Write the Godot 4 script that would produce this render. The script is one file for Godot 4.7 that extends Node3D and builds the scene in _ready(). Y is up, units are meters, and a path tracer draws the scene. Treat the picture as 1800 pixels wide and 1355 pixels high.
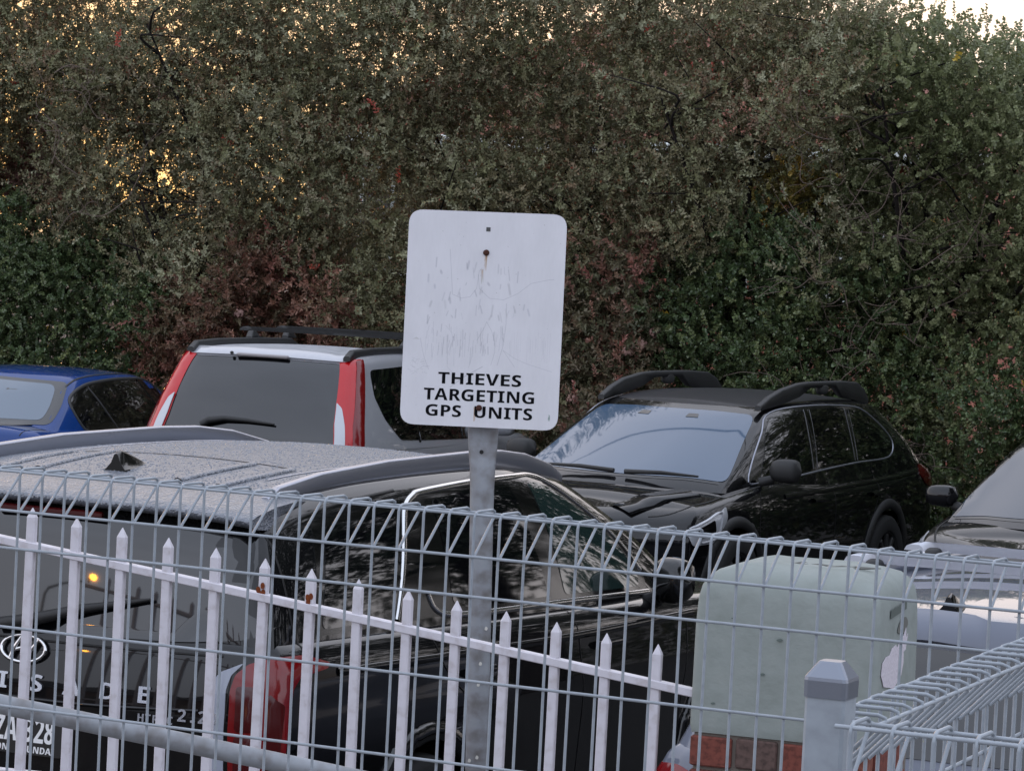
extends Node3D
# A small car park behind fences at dusk: parked cars, a sign on a pole, a rendered brick pier, a thick hedge.

var rng := RandomNumberGenerator.new()
var M := {}            # materials by name
var used := {}         # how often a top-level name was taken


# ------------------------------------------------------------------ helpers
func W(x: float, y: float, d: float) -> Vector3:      # d metres in front of the viewpoint
	return Vector3(x, y, -d)

func numbered(called: String) -> String:
	used[called] = used.get(called, 0) + 1
	return called if used[called] == 1 else "%s_%03d" % [called, used[called] - 1]

func thing(called: String, label: String, category: String, at := Vector3.ZERO, group := "") -> Node3D:
	var o := Node3D.new()
	o.name = numbered(called)
	add_child(o)
	o.position = at
	o.set_meta("label", label)
	o.set_meta("category", category)
	if group != "":
		o.set_meta("group", group)
	return o

func obj(called: String, mesh: Mesh, mat: Material, parent: Node3D, at := Vector3.ZERO) -> MeshInstance3D:
	var o := MeshInstance3D.new()
	o.name = called
	o.mesh = mesh
	o.material_override = mat
	o.position = at
	parent.add_child(o, true)
	return o

func struct(called: String, mesh: Mesh, mat: Material) -> MeshInstance3D:
	var o := obj(numbered(called), mesh, mat, self)
	o.set_meta("kind", "structure")
	return o

func lin(r: float, g: float, b: float) -> Color:
	return Color(r, g, b).linear_to_srgb()

func mat(c: Color, rough := 0.6, metal := 0.0, spec := 0.5) -> StandardMaterial3D:
	var m := StandardMaterial3D.new()
	m.albedo_color = c
	m.roughness = rough
	m.metallic = metal
	m.metallic_specular = spec
	return m

func noise_tex(freq: float, ramp: Array, sd: int, octaves := 4, size := 512, type := FastNoiseLite.TYPE_SIMPLEX_SMOOTH) -> NoiseTexture2D:
	var n := FastNoiseLite.new()
	n.noise_type = type
	n.frequency = freq
	n.fractal_octaves = octaves
	n.seed = sd
	var t := NoiseTexture2D.new()
	t.width = size
	t.height = size
	t.seamless = true
	t.noise = n
	if ramp.size() > 0:
		var g := Gradient.new()
		var offs := PackedFloat32Array()
		var cols := PackedColorArray()
		for r in ramp:
			offs.append(r[0])
			cols.append(r[1])
		g.offsets = offs
		g.colors = cols
		t.color_ramp = g
	return t

func grey(v: float) -> Color:
	return Color(v, v, v)

func tri(m: StandardMaterial3D, scale: float, world := true) -> StandardMaterial3D:
	m.uv1_triplanar = true
	m.uv1_world_triplanar = world
	m.uv1_scale = Vector3.ONE * scale
	return m

# mesh from vertices, indices; smooth normals by averaging unless flat; orientation is taken as wound
func mk(v: PackedVector3Array, idx: PackedInt32Array, smooth := true, uv := PackedVector2Array(), nn := PackedVector3Array()) -> ArrayMesh:
	var a := []
	a.resize(Mesh.ARRAY_MAX)
	if not smooth:
		var v2 := PackedVector3Array()
		var n2 := PackedVector3Array()
		for i in range(0, idx.size(), 3):
			var p := v[idx[i]]
			var q := v[idx[i + 1]]
			var r := v[idx[i + 2]]
			var n := (r - p).cross(q - p).normalized()
			v2.append_array([p, q, r])
			n2.append_array([n, n, n])
		a[Mesh.ARRAY_VERTEX] = v2
		a[Mesh.ARRAY_NORMAL] = n2
	else:
		var n := nn
		if n.size() != v.size():
			n = PackedVector3Array()
			n.resize(v.size())
			for i in range(0, idx.size(), 3):
				var p := v[idx[i]]
				var c := (v[idx[i + 2]] - p).cross(v[idx[i + 1]] - p)
				for k in 3:
					n[idx[i + k]] += c
			for i in n.size():
				n[i] = n[i].normalized() if n[i].length_squared() > 1e-20 else Vector3.UP
		a[Mesh.ARRAY_VERTEX] = v
		a[Mesh.ARRAY_NORMAL] = n
		a[Mesh.ARRAY_INDEX] = idx
		if uv.size() == v.size():
			a[Mesh.ARRAY_TEX_UV] = uv
	var m := ArrayMesh.new()
	m.add_surface_from_arrays(Mesh.PRIMITIVE_TRIANGLES, a)
	return m

# grid of rows -> mesh. wrap joins the ends of each row; caps closes first and last row
func loft(rows: Array, wrap := true, caps := true, smooth := true) -> ArrayMesh:
	var v := PackedVector3Array()
	var idx := PackedInt32Array()
	var n: int = rows[0].size()
	for r in rows:
		v.append_array(r)
	for i in rows.size() - 1:
		for j in (n if wrap else n - 1):
			var a := i * n + j
			var b := i * n + (j + 1) % n
			var c := a + n
			var d := b + n
			idx.append_array([a, b, c, b, d, c])
	if caps and wrap:
		for e in 2:
			var base := v.size()
			var ring: PackedVector3Array = rows[0] if e == 0 else rows[rows.size() - 1]
			var mid := Vector3.ZERO
			for p in ring:
				mid += p / n
			v.append_array(ring)
			v.append(mid)
			for j in n:
				if e == 0:
					idx.append_array([base + (j + 1) % n, base + j, base + n])
				else:
					idx.append_array([base + j, base + (j + 1) % n, base + n])
	# make the winding outward: signed volume
	var vol := 0.0
	var o := Vector3.ZERO
	for p in v:
		o += p / v.size()
	for i in range(0, idx.size(), 3):
		vol += (v[idx[i]] - o).dot((v[idx[i + 2]] - o).cross(v[idx[i + 1]] - o))
	if vol < 0:
		for i in range(0, idx.size(), 3):
			var t := idx[i]
			idx[i] = idx[i + 1]
			idx[i + 1] = t
	return mk(v, idx, smooth)

func tube(path: Array, radius, sides := 8) -> ArrayMesh:
	var rows := []
	var up := Vector3.UP
	for i in path.size():
		var t: Vector3 = (path[mini(i + 1, path.size() - 1)] - path[maxi(i - 1, 0)]).normalized()
		var s := up - t * up.dot(t)
		if s.length() < 0.05:
			s = Vector3.RIGHT - t * t.x
			if s.length() < 0.05:
				s = Vector3.BACK
		s = s.normalized()
		up = s
		var b := t.cross(s)
		var rad: float = radius if radius is float else radius[i]
		var ring := PackedVector3Array()
		for k in sides:
			var a := TAU * k / sides
			ring.append(path[i] + (s * cos(a) + b * sin(a)) * rad)
		rows.append(ring)
	return loft(rows)

# box with chamfered edges, centred
func cbox(s: Vector3, c := 0.003) -> ArrayMesh:
	var h := s / 2
	var rows := []
	for e in [[-h.y, c], [-h.y + c, 0.0], [h.y - c, 0.0], [h.y, c]]:
		var x: float = h.x - e[1]
		var z: float = h.z - e[1]
		rows.append(PackedVector3Array([Vector3(-x + c, e[0], -z), Vector3(x - c, e[0], -z), Vector3(x, e[0], -z + c), Vector3(x, e[0], z - c), Vector3(x - c, e[0], z), Vector3(-x + c, e[0], z), Vector3(-x, e[0], z - c), Vector3(-x, e[0], -z + c)]))
	return loft(rows, true, true, false)

func crom(p0, p1, p2, p3, t: float):
	return 0.5 * ((2.0 * p1) + (p2 - p0) * t + (2.0 * p0 - 5.0 * p1 + 4.0 * p2 - p3) * t * t + (3.0 * p1 - p0 - 3.0 * p2 + p3) * t * t * t)

func smooth_path(p: Array, per := 6) -> Array:
	var out := []
	for i in p.size() - 1:
		for k in per:
			out.append(crom(p[maxi(i - 1, 0)], p[i], p[i + 1], p[mini(i + 2, p.size() - 1)], float(k) / per))
	out.append(p[p.size() - 1])
	return out

func smooth_ring(p: Array, per := 5) -> PackedVector2Array:
	var out := PackedVector2Array()
	var n := p.size()
	for i in n:
		for k in per:
			out.append(crom(p[(i - 1 + n) % n], p[i], p[(i + 1) % n], p[(i + 2) % n], float(k) / per))
	return out

# polygon with rounded corners
func round_poly(p: Array, r: float, per := 4) -> PackedVector2Array:
	var out := PackedVector2Array()
	var n := p.size()
	for i in n:
		var a: Vector2 = p[(i - 1 + n) % n]
		var b: Vector2 = p[i]
		var c: Vector2 = p[(i + 1) % n]
		var rr := minf(r, minf(a.distance_to(b), b.distance_to(c)) * 0.45)
		var s := b + (a - b).normalized() * rr
		var e := b + (c - b).normalized() * rr
		for k in per + 1:
			var t := float(k) / per
			out.append(s.lerp(b, t).lerp(b.lerp(e, t), t))
	return out

# flat polygon plate of thickness d, lying in local x,y; front at z=0
func plate(poly: PackedVector2Array, d: float, bevel := 0.0) -> ArrayMesh:
	var v := PackedVector3Array()
	var idx := PackedInt32Array()
	var uv := PackedVector2Array()
	var lo := poly[0]
	var hi := poly[0]
	for p in poly:
		lo = lo.min(p)
		hi = hi.max(p)
	var t := Geometry2D.triangulate_polygon(poly)
	var n := poly.size()
	var nn := PackedVector3Array()
	for f in 2:
		for p in poly:
			v.append(Vector3(p.x, p.y, -d * f))
			nn.append(Vector3(0, 0, 1 - 2 * f))
			uv.append(Vector2((p.x - lo.x) / (hi.x - lo.x), 1 - (p.y - lo.y) / (hi.y - lo.y)))
	for f in 2:
		for i in range(0, t.size(), 3):
			var a := t[i] + n * f
			var b := t[i + 1] + n * f
			var c := t[i + 2] + n * f
			var up: float = (v[c] - v[a]).cross(v[b] - v[a]).z
			if (up > 0) == (f == 0):
				idx.append_array([a, b, c])
			else:
				idx.append_array([a, c, b])
	for i in n:
		var j := (i + 1) % n
		var e := (poly[j] - poly[i])
		var on := Vector3(e.y, -e.x, 0).normalized()
		var base := v.size()
		for q in [v[i], v[j], v[n + i], v[n + j]]:
			v.append(q)
			nn.append(on)
			uv.append(Vector2(0.01, 0.01))
		idx.append_array([base, base + 1, base + 2, base + 1, base + 3, base + 2])
	return mk(v, idx, true, uv, nn)

func blob(r: Vector3, e := 2.6, nu := 18, nv := 12) -> ArrayMesh:
	var rows := []
	for i in nv + 1:
		var a := -PI / 2 + PI * i / nv
		var ring := PackedVector3Array()
		for j in nu:
			var b := TAU * j / nu
			var d := Vector3(cos(a) * cos(b), sin(a), cos(a) * sin(b))
			var s := pow(pow(absf(d.x), e) + pow(absf(d.y), e) + pow(absf(d.z), e), -1.0 / e)
			ring.append(d * s * r)
		rows.append(ring)
	return loft(rows, true, false)

func lathe(prof: Array, n := 28) -> ArrayMesh:      # prof: Vector2(radius, along x)
	var rows := []
	for p in prof:
		var ring := PackedVector3Array()
		for k in n:
			var a := TAU * k / n
			ring.append(Vector3(p.y, p.x * cos(a), p.x * sin(a)))
		rows.append(ring)
	return loft(rows, true, false)

var fonts := {}
func text_mesh(s: String, size: float, depth: float, bold := true) -> TextMesh:
	if not fonts.has(bold):
		var f := SystemFont.new()
		f.font_names = PackedStringArray(["Droid Sans"])
		f.font_weight = 700 if bold else 400
		fonts[bold] = f
	var t := TextMesh.new()
	t.text = s
	t.font = fonts[bold]
	t.font_size = 64
	t.pixel_size = size / 64.0
	t.depth = depth
	return t


# ------------------------------------------------------------------ car bodies
# A car body is a net of rows (closed outlines seen from above) swept from sill to shoulder and from belt to roof.
# Car axes: x right, y up, -z forward; u = -z runs forward from the rear bumper, v = x.
class Shell:
	var V := PackedVector3Array()
	var N := PackedVector3Array()
	var T := PackedInt32Array()
	var frames := {}
	var grids := {}
	func _init() -> void:
		frames["R"] = [Vector3(-1, 0, 0), Vector3(0, 0, -1), Vector3.UP]              # (u, h) of the right side
		frames["B"] = [Vector3(0, 0, -1), Vector3.RIGHT, Vector3.UP]                  # (v, h) of the rear
		frames["F"] = [Vector3(0, 0, 1), Vector3.RIGHT, Vector3.UP]                   # (v, h) of the front
		frames["T"] = [Vector3.DOWN, Vector3(0, 0, -1), Vector3.RIGHT]                # (u, v) from above
		var q := sqrt(0.5)
		frames["C"] = [Vector3(-q, 0, -q), Vector3(q, 0, -q), Vector3.UP]             # ((v+u)q, h) of the rear right corner
		frames["D"] = [Vector3(-q, 0, q), Vector3(-q, 0, -q), Vector3.UP]             # ((u-v)q, h) of the front right corner
	func build(mode: String) -> void:
		var f: Array = frames[mode]
		var g := {}
		for i in range(0, T.size(), 3):
			var lo := Vector2(1e9, 1e9)
			var hi := Vector2(-1e9, -1e9)
			for k in 3:
				var p := V[T[i + k]]
				var q := Vector2(p.dot(f[1]), p.dot(f[2]))
				lo = lo.min(q)
				hi = hi.max(q)
			if N[T[i]].dot(f[0]) > 0.35:
				continue
			for x in range(int(floor(lo.x * 10)), int(floor(hi.x * 10)) + 1):
				for y in range(int(floor(lo.y * 10)), int(floor(hi.y * 10)) + 1):
					var key := Vector2i(x, y)
					if not g.has(key):
						g[key] = PackedInt32Array()
					g[key].append(i)
		grids[mode] = g
	func hit(mode: String, q: Vector2) -> Array:
		if not grids.has(mode):
			build(mode)
		var f: Array = frames[mode]
		var best := 1e9
		var res := []
		for i in grids[mode].get(Vector2i(int(floor(q.x * 10)), int(floor(q.y * 10))), PackedInt32Array()):
			var p0 := V[T[i]]
			var p1 := V[T[i + 1]]
			var p2 := V[T[i + 2]]
			var a := Vector2(p0.dot(f[1]), p0.dot(f[2]))
			var b := Vector2(p1.dot(f[1]), p1.dot(f[2])) - a
			var c := Vector2(p2.dot(f[1]), p2.dot(f[2])) - a
			var det := b.cross(c)
			if absf(det) < 1e-12:
				continue
			var d := q - a
			var s := d.cross(c) / det
			var t := b.cross(d) / det
			if s < -1e-4 or t < -1e-4 or s + t > 1.0001:
				continue
			var p := p0 + (p1 - p0) * s + (p2 - p0) * t
			var far := p.dot(f[0])
			if far < best:
				best = far
				res = [p, (N[T[i]] * (1 - s - t) + N[T[i + 1]] * s + N[T[i + 2]] * t).normalized()]
		return res
	func near(mode: String, q: Vector2, to: Vector2) -> Array:
		for k in [0.0, 0.01, 0.03, 0.06, 0.1, 0.16, 0.25, 0.4, 0.6, 0.8, 1.0]:
			var r := hit(mode, q.lerp(to, k))
			if r.size():
				return r
		return []

# r: h [rear, mid, front], ur, uf, w, optional tr tf (width factors at the ends), rr rf (corner radii), br bf (bow of the ends), crown
func row_points(r: Dictionary) -> Array:
	var w: float = r.w
	var wr: float = w * r.get("tr", 0.96)
	var wf: float = w * r.get("tf", 0.94)
	var rr: float = r.get("rr", 0.16)
	var rf: float = r.get("rf", 0.22)
	var br: float = r.get("br", 0.05)
	var bf: float = r.get("bf", 0.14)
	var ur: float = r.ur
	var uf: float = r.uf
	var p := []
	p.append(Vector2(ur, 0))
	p.append(Vector2(ur + br * 0.25, (wr - rr) * 0.5))
	p.append(Vector2(ur + br, wr - rr))
	p.append(Vector2(ur + br + rr * 0.3, wr - rr * 0.3))
	p.append(Vector2(ur + br + rr, wr))
	var a := ur + br + rr
	var b := uf - bf - rf
	p.append(Vector2(lerpf(a, b, 0.22), lerpf(wr, w, 0.75)))
	p.append(Vector2(lerpf(a, b, 0.5), w))
	p.append(Vector2(lerpf(a, b, 0.78), lerpf(wf, w, 0.8)))
	p.append(Vector2(b, wf))
	p.append(Vector2(uf - bf - rf * 0.3, wf - rf * 0.3))
	p.append(Vector2(uf - bf, wf - rf))
	p.append(Vector2(uf - bf * 0.25, (wf - rf) * 0.5))
	p.append(Vector2(uf, 0))
	var out := []
	var h: Array = r.h
	for q in p:
		var t: float = clampf((q.x - ur) / (uf - ur), 0, 1)
		var y: float
		if h.size() == 3:
			y = h[0] * (1 - t) * (1 - 2 * t) + h[1] * 4 * t * (1 - t) + h[2] * t * (2 * t - 1)
		else:
			var k := mini(int(t * (h.size() - 1)), h.size() - 2)
			var s: float = t * (h.size() - 1) - k
			y = crom(h[maxi(k - 1, 0)], h[k], h[k + 1], h[mini(k + 2, h.size() - 1)], s)
		y += r.get("crown", 0.0) * (1 - pow(q.y / w, 2))
		out.append(Vector3(q.y, y, -q.x))
	return out

const SEG := [6, 5, 3, 3, 10, 14, 14, 10, 3, 3, 5, 6]

func refine(p: Array) -> PackedVector3Array:
	var out := PackedVector3Array()
	for i in p.size() - 1:
		for k in SEG[i]:
			out.append(crom(p[maxi(i - 1, 0)] if i > 0 else Vector3(-p[1].x, p[1].y, p[1].z), p[i], p[i + 1], p[mini(i + 2, p.size() - 1)] if i + 2 < p.size() else Vector3(-p[i].x, p[i].y, p[i].z), float(k) / SEG[i]))
	out.append(p[p.size() - 1])
	return out

# rows of a stack -> refined rows; then rings of the cap that closes it on top
func stack(rows: Array, per: int, crown: float, rings: Array) -> Array:
	var ctrl := []
	for r in rows:
		ctrl.append(refine(row_points(r)))
	var out := []
	for i in ctrl.size() - 1:
		for k in per:
			var t := float(k) / per
			var line := PackedVector3Array()
			for j in ctrl[0].size():
				line.append(crom(ctrl[maxi(i - 1, 0)][j], ctrl[i][j], ctrl[i + 1][j], ctrl[mini(i + 2, ctrl.size() - 1)][j], t))
			out.append(line)
	var last: PackedVector3Array = ctrl[ctrl.size() - 1]
	out.append(last)
	var side := out.size()
	var w: float = rows[rows.size() - 1].w
	for t in rings:
		var line := PackedVector3Array()
		for p in last:
			var x: float = p.x * (1 - t)
			line.append(Vector3(x, p.y + crown * (pow(p.x / w, 2) - pow(x / w, 2)), p.z))
		out.append(line)
	return [out, side]

func grid_normals(rows: Array, mid: Vector3) -> Array:
	var out := []
	var m: int = rows[0].size()
	for i in rows.size():
		var line := PackedVector3Array()
		for j in m:
			var a: Vector3 = rows[mini(i + 1, rows.size() - 1)][j] - rows[maxi(i - 1, 0)][j]
			var b: Vector3 = rows[i][mini(j + 1, m - 1)] - rows[i][maxi(j - 1, 0)]
			if j == 0 or j == m - 1:
				b = Vector3(1, 0, 0)
			var n := a.cross(b)
			if n.length() < 1e-9 or (absf(rows[i][j].x) < 0.02 and a.length() < 1e-4):
				n = Vector3.UP
			n = n.normalized()
			if n.dot(rows[i][j] - mid) < 0:
				n = -n
			line.append(n)
		out.append(line)
	return out

# mesh of rows i0..i1, both halves; drop(point) leaves faces out
func half_mesh(sh: Shell, rows: Array, nrm: Array, i0: int, i1: int, holes: Array) -> ArrayMesh:
	var v := PackedVector3Array()
	var n := PackedVector3Array()
	var idx := PackedInt32Array()
	var m: int = rows[0].size()
	for side in [1.0, -1.0]:
		var base := v.size()
		for i in range(i0, i1 + 1):
			for j in m:
				v.append(rows[i][j] * Vector3(side, 1, 1))
				n.append(nrm[i][j] * Vector3(side, 1, 1))
		for i in i1 - i0:
			for j in m - 1:
				var a := base + i * m + j
				var q := [a, a + 1, a + m, a + 1, a + m + 1, a + m]
				var c := (v[a] + v[a + m + 1]) / 2
				var skip := false
				for hole in holes:
					if absf(c.x) > 0.6 and Vector2(-c.z - hole.x, c.y - hole.y).length() < hole.z:
						skip = true
				if skip:
					continue
				for k in [0, 3]:
					var A: int = q[k]
					var B: int = q[k + 1]
					var C: int = q[k + 2]
					var g := (v[C] - v[A]).cross(v[B] - v[A])
					if g.dot(n[A] + n[B] + n[C]) < 0:
						idx.append_array([A, C, B])
					else:
						idx.append_array([A, B, C])
	var off := sh.V.size()
	sh.V.append_array(v)
	sh.N.append_array(n)
	for t in idx:
		sh.T.append(t + off)
	return mk(v, idx, true, PackedVector2Array(), n)

# tub rows + greenhouse rows -> parts body (with cabin) and roof
func car_body(root: Node3D, spec: Dictionary) -> Shell:
	var sh := Shell.new()
	var mid := Vector3(0, 0.75, -spec.L / 2)
	var tub := stack(spec.tub, 4, spec.get("hood_crown", 0.05), [0.04, 0.12, 0.25, 0.4, 0.55, 0.7, 0.85, 1.0])
	var tn := grid_normals(tub[0], mid)
	var body := obj("body", half_mesh(sh, tub[0], tn, 0, tub[0].size() - 1, spec.holes), spec.paint, root)
	for r in spec.cabin:                                 # uf of a cabin row is where its windscreen pillar stands
		r.uf += r.get("bf", 0.14) + r.get("rf", 0.22) * 0.55
	var cab := stack(spec.cabin, 4, spec.crown, [0.03, 0.08, 0.16, 0.28, 0.42, 0.56, 0.7, 0.85, 1.0])
	var cn := grid_normals(cab[0], Vector3(0, 1.0, mid.z))
	obj("cabin", half_mesh(sh, cab[0], cn, 0, cab[1] + 0, []), spec.get("cabin_paint", spec.paint), root)
	obj("roof", half_mesh(sh, cab[0], cn, cab[1], cab[0].size() - 1, []), spec.get("roof_paint", spec.paint), root)
	# dark floor and inner wheel wells
	obj("underbody", cbox(Vector3(1.5, 0.18, spec.L - 0.5), 0.04), M.rubber, root, Vector3(0, 0.33, -spec.L / 2))
	return sh

# a panel that follows the shell: outline in the axes of mode, off metres proud
func panel(sh: Shell, called: String, poly: PackedVector2Array, mode: String, off: float, m: Material, parent: Node3D, mirror := false, step := 0.06, bulge := 0.0, skirt := 0.006) -> MeshInstance3D:
	var pts := PackedVector2Array()
	var n := poly.size()
	for i in n:
		var a := poly[i]
		var b := poly[(i + 1) % n]
		var k := maxi(1, int(ceil(a.distance_to(b) / step)))
		for s in k:
			var q := a.lerp(b, float(s) / k)
			if pts.size() == 0 or pts[pts.size() - 1].distance_to(q) > 1e-4:
				pts.append(q)
	var nb := pts.size()
	var ring := pts.duplicate()
	var lo := ring[0]
	var hi := ring[0]
	var mid := Vector2.ZERO
	for q in ring:
		lo = lo.min(q)
		hi = hi.max(q)
		mid += q / nb
	var x := lo.x + step * 0.5
	while x < hi.x:
		var y := lo.y + step * 0.5
		while y < hi.y:
			var q := Vector2(x, y)
			if Geometry2D.is_point_in_polygon(q, ring) and edge_distance(q, ring) > step * 0.35:
				pts.append(q)
			y += step
		x += step
	var t := Geometry2D.triangulate_delaunay(pts)
	var v := PackedVector3Array()
	var nn := PackedVector3Array()
	for i in pts.size():
		var h := sh.near(mode, pts[i], mid)
		if h.size() == 0:
			h = [Vector3.ZERO, Vector3.UP]
		var up := off
		if bulge != 0.0:
			up += bulge * sqrt(minf(edge_distance(pts[i], ring) / 0.05, 1.0))
		v.append(h[0] + h[1] * up)
		nn.append(h[1])
	var idx := PackedInt32Array()
	for i in range(0, t.size(), 3):
		var c := (pts[t[i]] + pts[t[i + 1]] + pts[t[i + 2]]) / 3
		if not Geometry2D.is_point_in_polygon(c, ring):
			continue
		var g := (v[t[i + 2]] - v[t[i]]).cross(v[t[i + 1]] - v[t[i]])
		if g.dot(nn[t[i]]) < 0:
			idx.append_array([t[i], t[i + 2], t[i + 1]])
		else:
			idx.append_array([t[i], t[i + 1], t[i + 2]])
	if bulge != 0.0:
		var b2 := PackedVector3Array()
		b2.resize(v.size())
		for i in range(0, idx.size(), 3):
			var c := (v[idx[i + 2]] - v[idx[i]]).cross(v[idx[i + 1]] - v[idx[i]])
			for k in 3:
				b2[idx[i + k]] += c
		for i in v.size():
			nn[i] = b2[i].normalized()
	# skirt round the rim
	for i in nb:
		var j := (i + 1) % nb
		var base := v.size()
		var out := (v[j] - v[i]).cross(nn[i]).normalized()
		v.append_array([v[i], v[j], v[i] - nn[i] * skirt, v[j] - nn[j] * skirt])
		for k in 4:
			nn.append(out)
		var g := (v[base + 2] - v[base]).cross(v[base + 1] - v[base])
		if g.dot(out) < 0:
			idx.append_array([base, base + 2, base + 1, base + 1, base + 2, base + 3])
		else:
			idx.append_array([base, base + 1, base + 2, base + 1, base + 3, base + 2])
	var mesh := mk(v, idx, true, PackedVector2Array(), nn)
	var o := obj(called, mesh, m, parent)
	if mirror:
		obj(called, flip(v, idx, nn), m, parent)
	return o

func flip(v: PackedVector3Array, idx: PackedInt32Array, nn: PackedVector3Array) -> ArrayMesh:
	var v2 := PackedVector3Array()
	var n2 := PackedVector3Array()
	var i2 := PackedInt32Array()
	for i in v.size():
		v2.append(v[i] * Vector3(-1, 1, 1))
		n2.append(nn[i] * Vector3(-1, 1, 1))
	for i in range(0, idx.size(), 3):
		i2.append_array([idx[i], idx[i + 2], idx[i + 1]])
	return mk(v2, i2, true, PackedVector2Array(), n2)

func edge_distance(q: Vector2, ring: PackedVector2Array) -> float:
	var d := 1e9
	for i in ring.size():
		d = minf(d, q.distance_to(Geometry2D.get_closest_point_to_segment(q, ring[i], ring[(i + 1) % ring.size()])))
	return d

# a half-round strip along a line on the shell
func strip(sh: Shell, called: String, line: Array, width: float, high: float, mode: String, m: Material, parent: Node3D, mirror := false, closed := false, per := 5) -> void:
	var p: Array
	if closed:
		p = Array(smooth_ring(line, per))
		p.append(p[0])
	else:
		p = smooth_path(line, per)
	var v := PackedVector3Array()
	var nn := PackedVector3Array()
	var idx := PackedInt32Array()
	for i in p.size():
		var h := sh.near(mode, p[i], Vector2(p[i].x, 0.9) if mode == "R" else Vector2(0, p[i].y))
		if h.size() == 0:
			continue
		v.append(h[0])
		nn.append(h[1])
	var c := v.duplicate()
	var cn := nn.duplicate()
	v = PackedVector3Array()
	nn = PackedVector3Array()
	for i in c.size():
		var t: Vector3 = (c[mini(i + 1, c.size() - 1)] - c[maxi(i - 1, 0)]).normalized()
		var s: Vector3 = t.cross(cn[i]).normalized()
		for k in 5:
			var a := PI * k / 4
			v.append(c[i] + s * cos(a) * width / 2 + cn[i] * (sin(a) * high - 0.001 + 0.0025))
			nn.append((s * cos(a) + cn[i] * (sin(a) * 1.2 + 0.15)).normalized())
	for i in c.size() - 1:
		for k in 4:
			var a := i * 5 + k
			for q in [[a, a + 1, a + 5], [a + 1, a + 6, a + 5]]:
				var g: Vector3 = (v[q[2]] - v[q[0]]).cross(v[q[1]] - v[q[0]])
				if g.dot(nn[q[0]]) < 0:
					idx.append_array([q[0], q[2], q[1]])
				else:
					idx.append_array(q)
	if idx.size() == 0:
		return
	obj(called, mk(v, idx, true, PackedVector2Array(), nn), m, parent)
	if mirror:
		obj(called, flip(v, idx, nn), m, parent)

# place something small on the shell, its z axis along the surface normal
func on_shell(sh: Shell, mode: String, q: Vector2, lift := 0.0) -> Transform3D:
	var h := sh.near(mode, q, Vector2(0, q.y))
	if h.size() == 0:
		return Transform3D()
	var z: Vector3 = h[1]
	var x := Vector3.UP.cross(z).normalized()
	return Transform3D(Basis(x, z.cross(x), z), h[0] + z * lift)

var wheel_parts := {}
func wheel(parent: Node3D, at: Vector3, r: float, right: bool, rim_mat: Material) -> void:
	var key := "%.3f" % r
	if not wheel_parts.has(key):
		var tw := 0.11
		wheel_parts[key] = [lathe([Vector2(r * 0.66, -tw), Vector2(r * 0.9, -tw), Vector2(r * 0.98, -tw * 0.8), Vector2(r, -tw * 0.4), Vector2(r, tw * 0.4), Vector2(r * 0.98, tw * 0.8), Vector2(r * 0.9, tw), Vector2(r * 0.68, tw * 0.96), Vector2(r * 0.66, tw * 0.8)]),
			lathe([Vector2(r * 0.66, tw * 0.8), Vector2(r * 0.64, tw * 0.9), Vector2(r * 0.6, tw * 0.7), Vector2(r * 0.58, 0.0), Vector2(0.02, -0.01)]),
			cbox(Vector3(0.03, r * 0.5, 0.045), 0.008)]
	var w := Node3D.new()
	w.name = "wheel"
	parent.add_child(w, true)
	w.position = at
	if not right:
		w.rotation.y = PI
	obj("tyre", wheel_parts[key][0], M.rubber, w)
	obj("rim", wheel_parts[key][1], rim_mat, w)
	for k in 10:
		var s := obj("spoke", wheel_parts[key][2], rim_mat, w)
		var a := TAU * k / 10
		s.position = Vector3(0.085, cos(a) * r * 0.36, sin(a) * r * 0.36)
		s.rotation.x = a

func mirror_unit(sh: Shell, root: Node3D, u: float, v: float, h: float, r: Vector3, m: Material, low: Material) -> void:
	for s in [1.0, -1.0]:
		var rows := []
		for k in 9:                                   # deeper at the door, rounded at the outer end
			var t := k / 8.0
			var x: float = lerpf(-r.x, r.x, t)
			var f: float = pow(maxf(0.0, 1 - pow(absf(x / r.x), 3.2)), 0.42)
			var ring := PackedVector3Array()
			for q in 16:
				var a := TAU * q / 16
				var c := Vector2(cos(a), sin(a))
				var e := pow(pow(absf(c.x), 3.0) + pow(absf(c.y), 3.0), -1 / 3.0)
				ring.append(Vector3(x, c.y * e * r.y * f * (1.0 - 0.12 * t), c.x * e * r.z * f))
			rows.append(ring)
		var cap := obj("wing_mirror", loft(rows), m, root, Vector3(s * v, h, -u))
		cap.rotation.y = s * -0.12
		if s < 0:
			cap.scale = Vector3(1, 1, 1)
		obj("mirror_arm", tube([Vector3(s * (v - r.x * 0.7), h - r.y * 0.75, -u), Vector3(s * (v - r.x - 0.06), h - r.y * 1.05, -u - 0.02)], 0.032), low, cap.get_parent())

func box_rail(path: Array, width: float) -> ArrayMesh:     # path: [u, v, top, bottom]
	var rows := []
	for p in path:
		var w := width / 2
		var c := w * 0.55
		var ring := PackedVector3Array()
		for q in [[-w, p[3]], [-w, p[2] - c], [-w + c * 0.4, p[2] - c * 0.3], [-w + c, p[2]], [w - c, p[2]], [w - c * 0.4, p[2] - c * 0.3], [w, p[2] - c], [w, p[3]]]:
			ring.append(Vector3(p[1] + q[0], q[1], -p[0]))
		rows.append(ring)
	return loft(rows)


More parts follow.
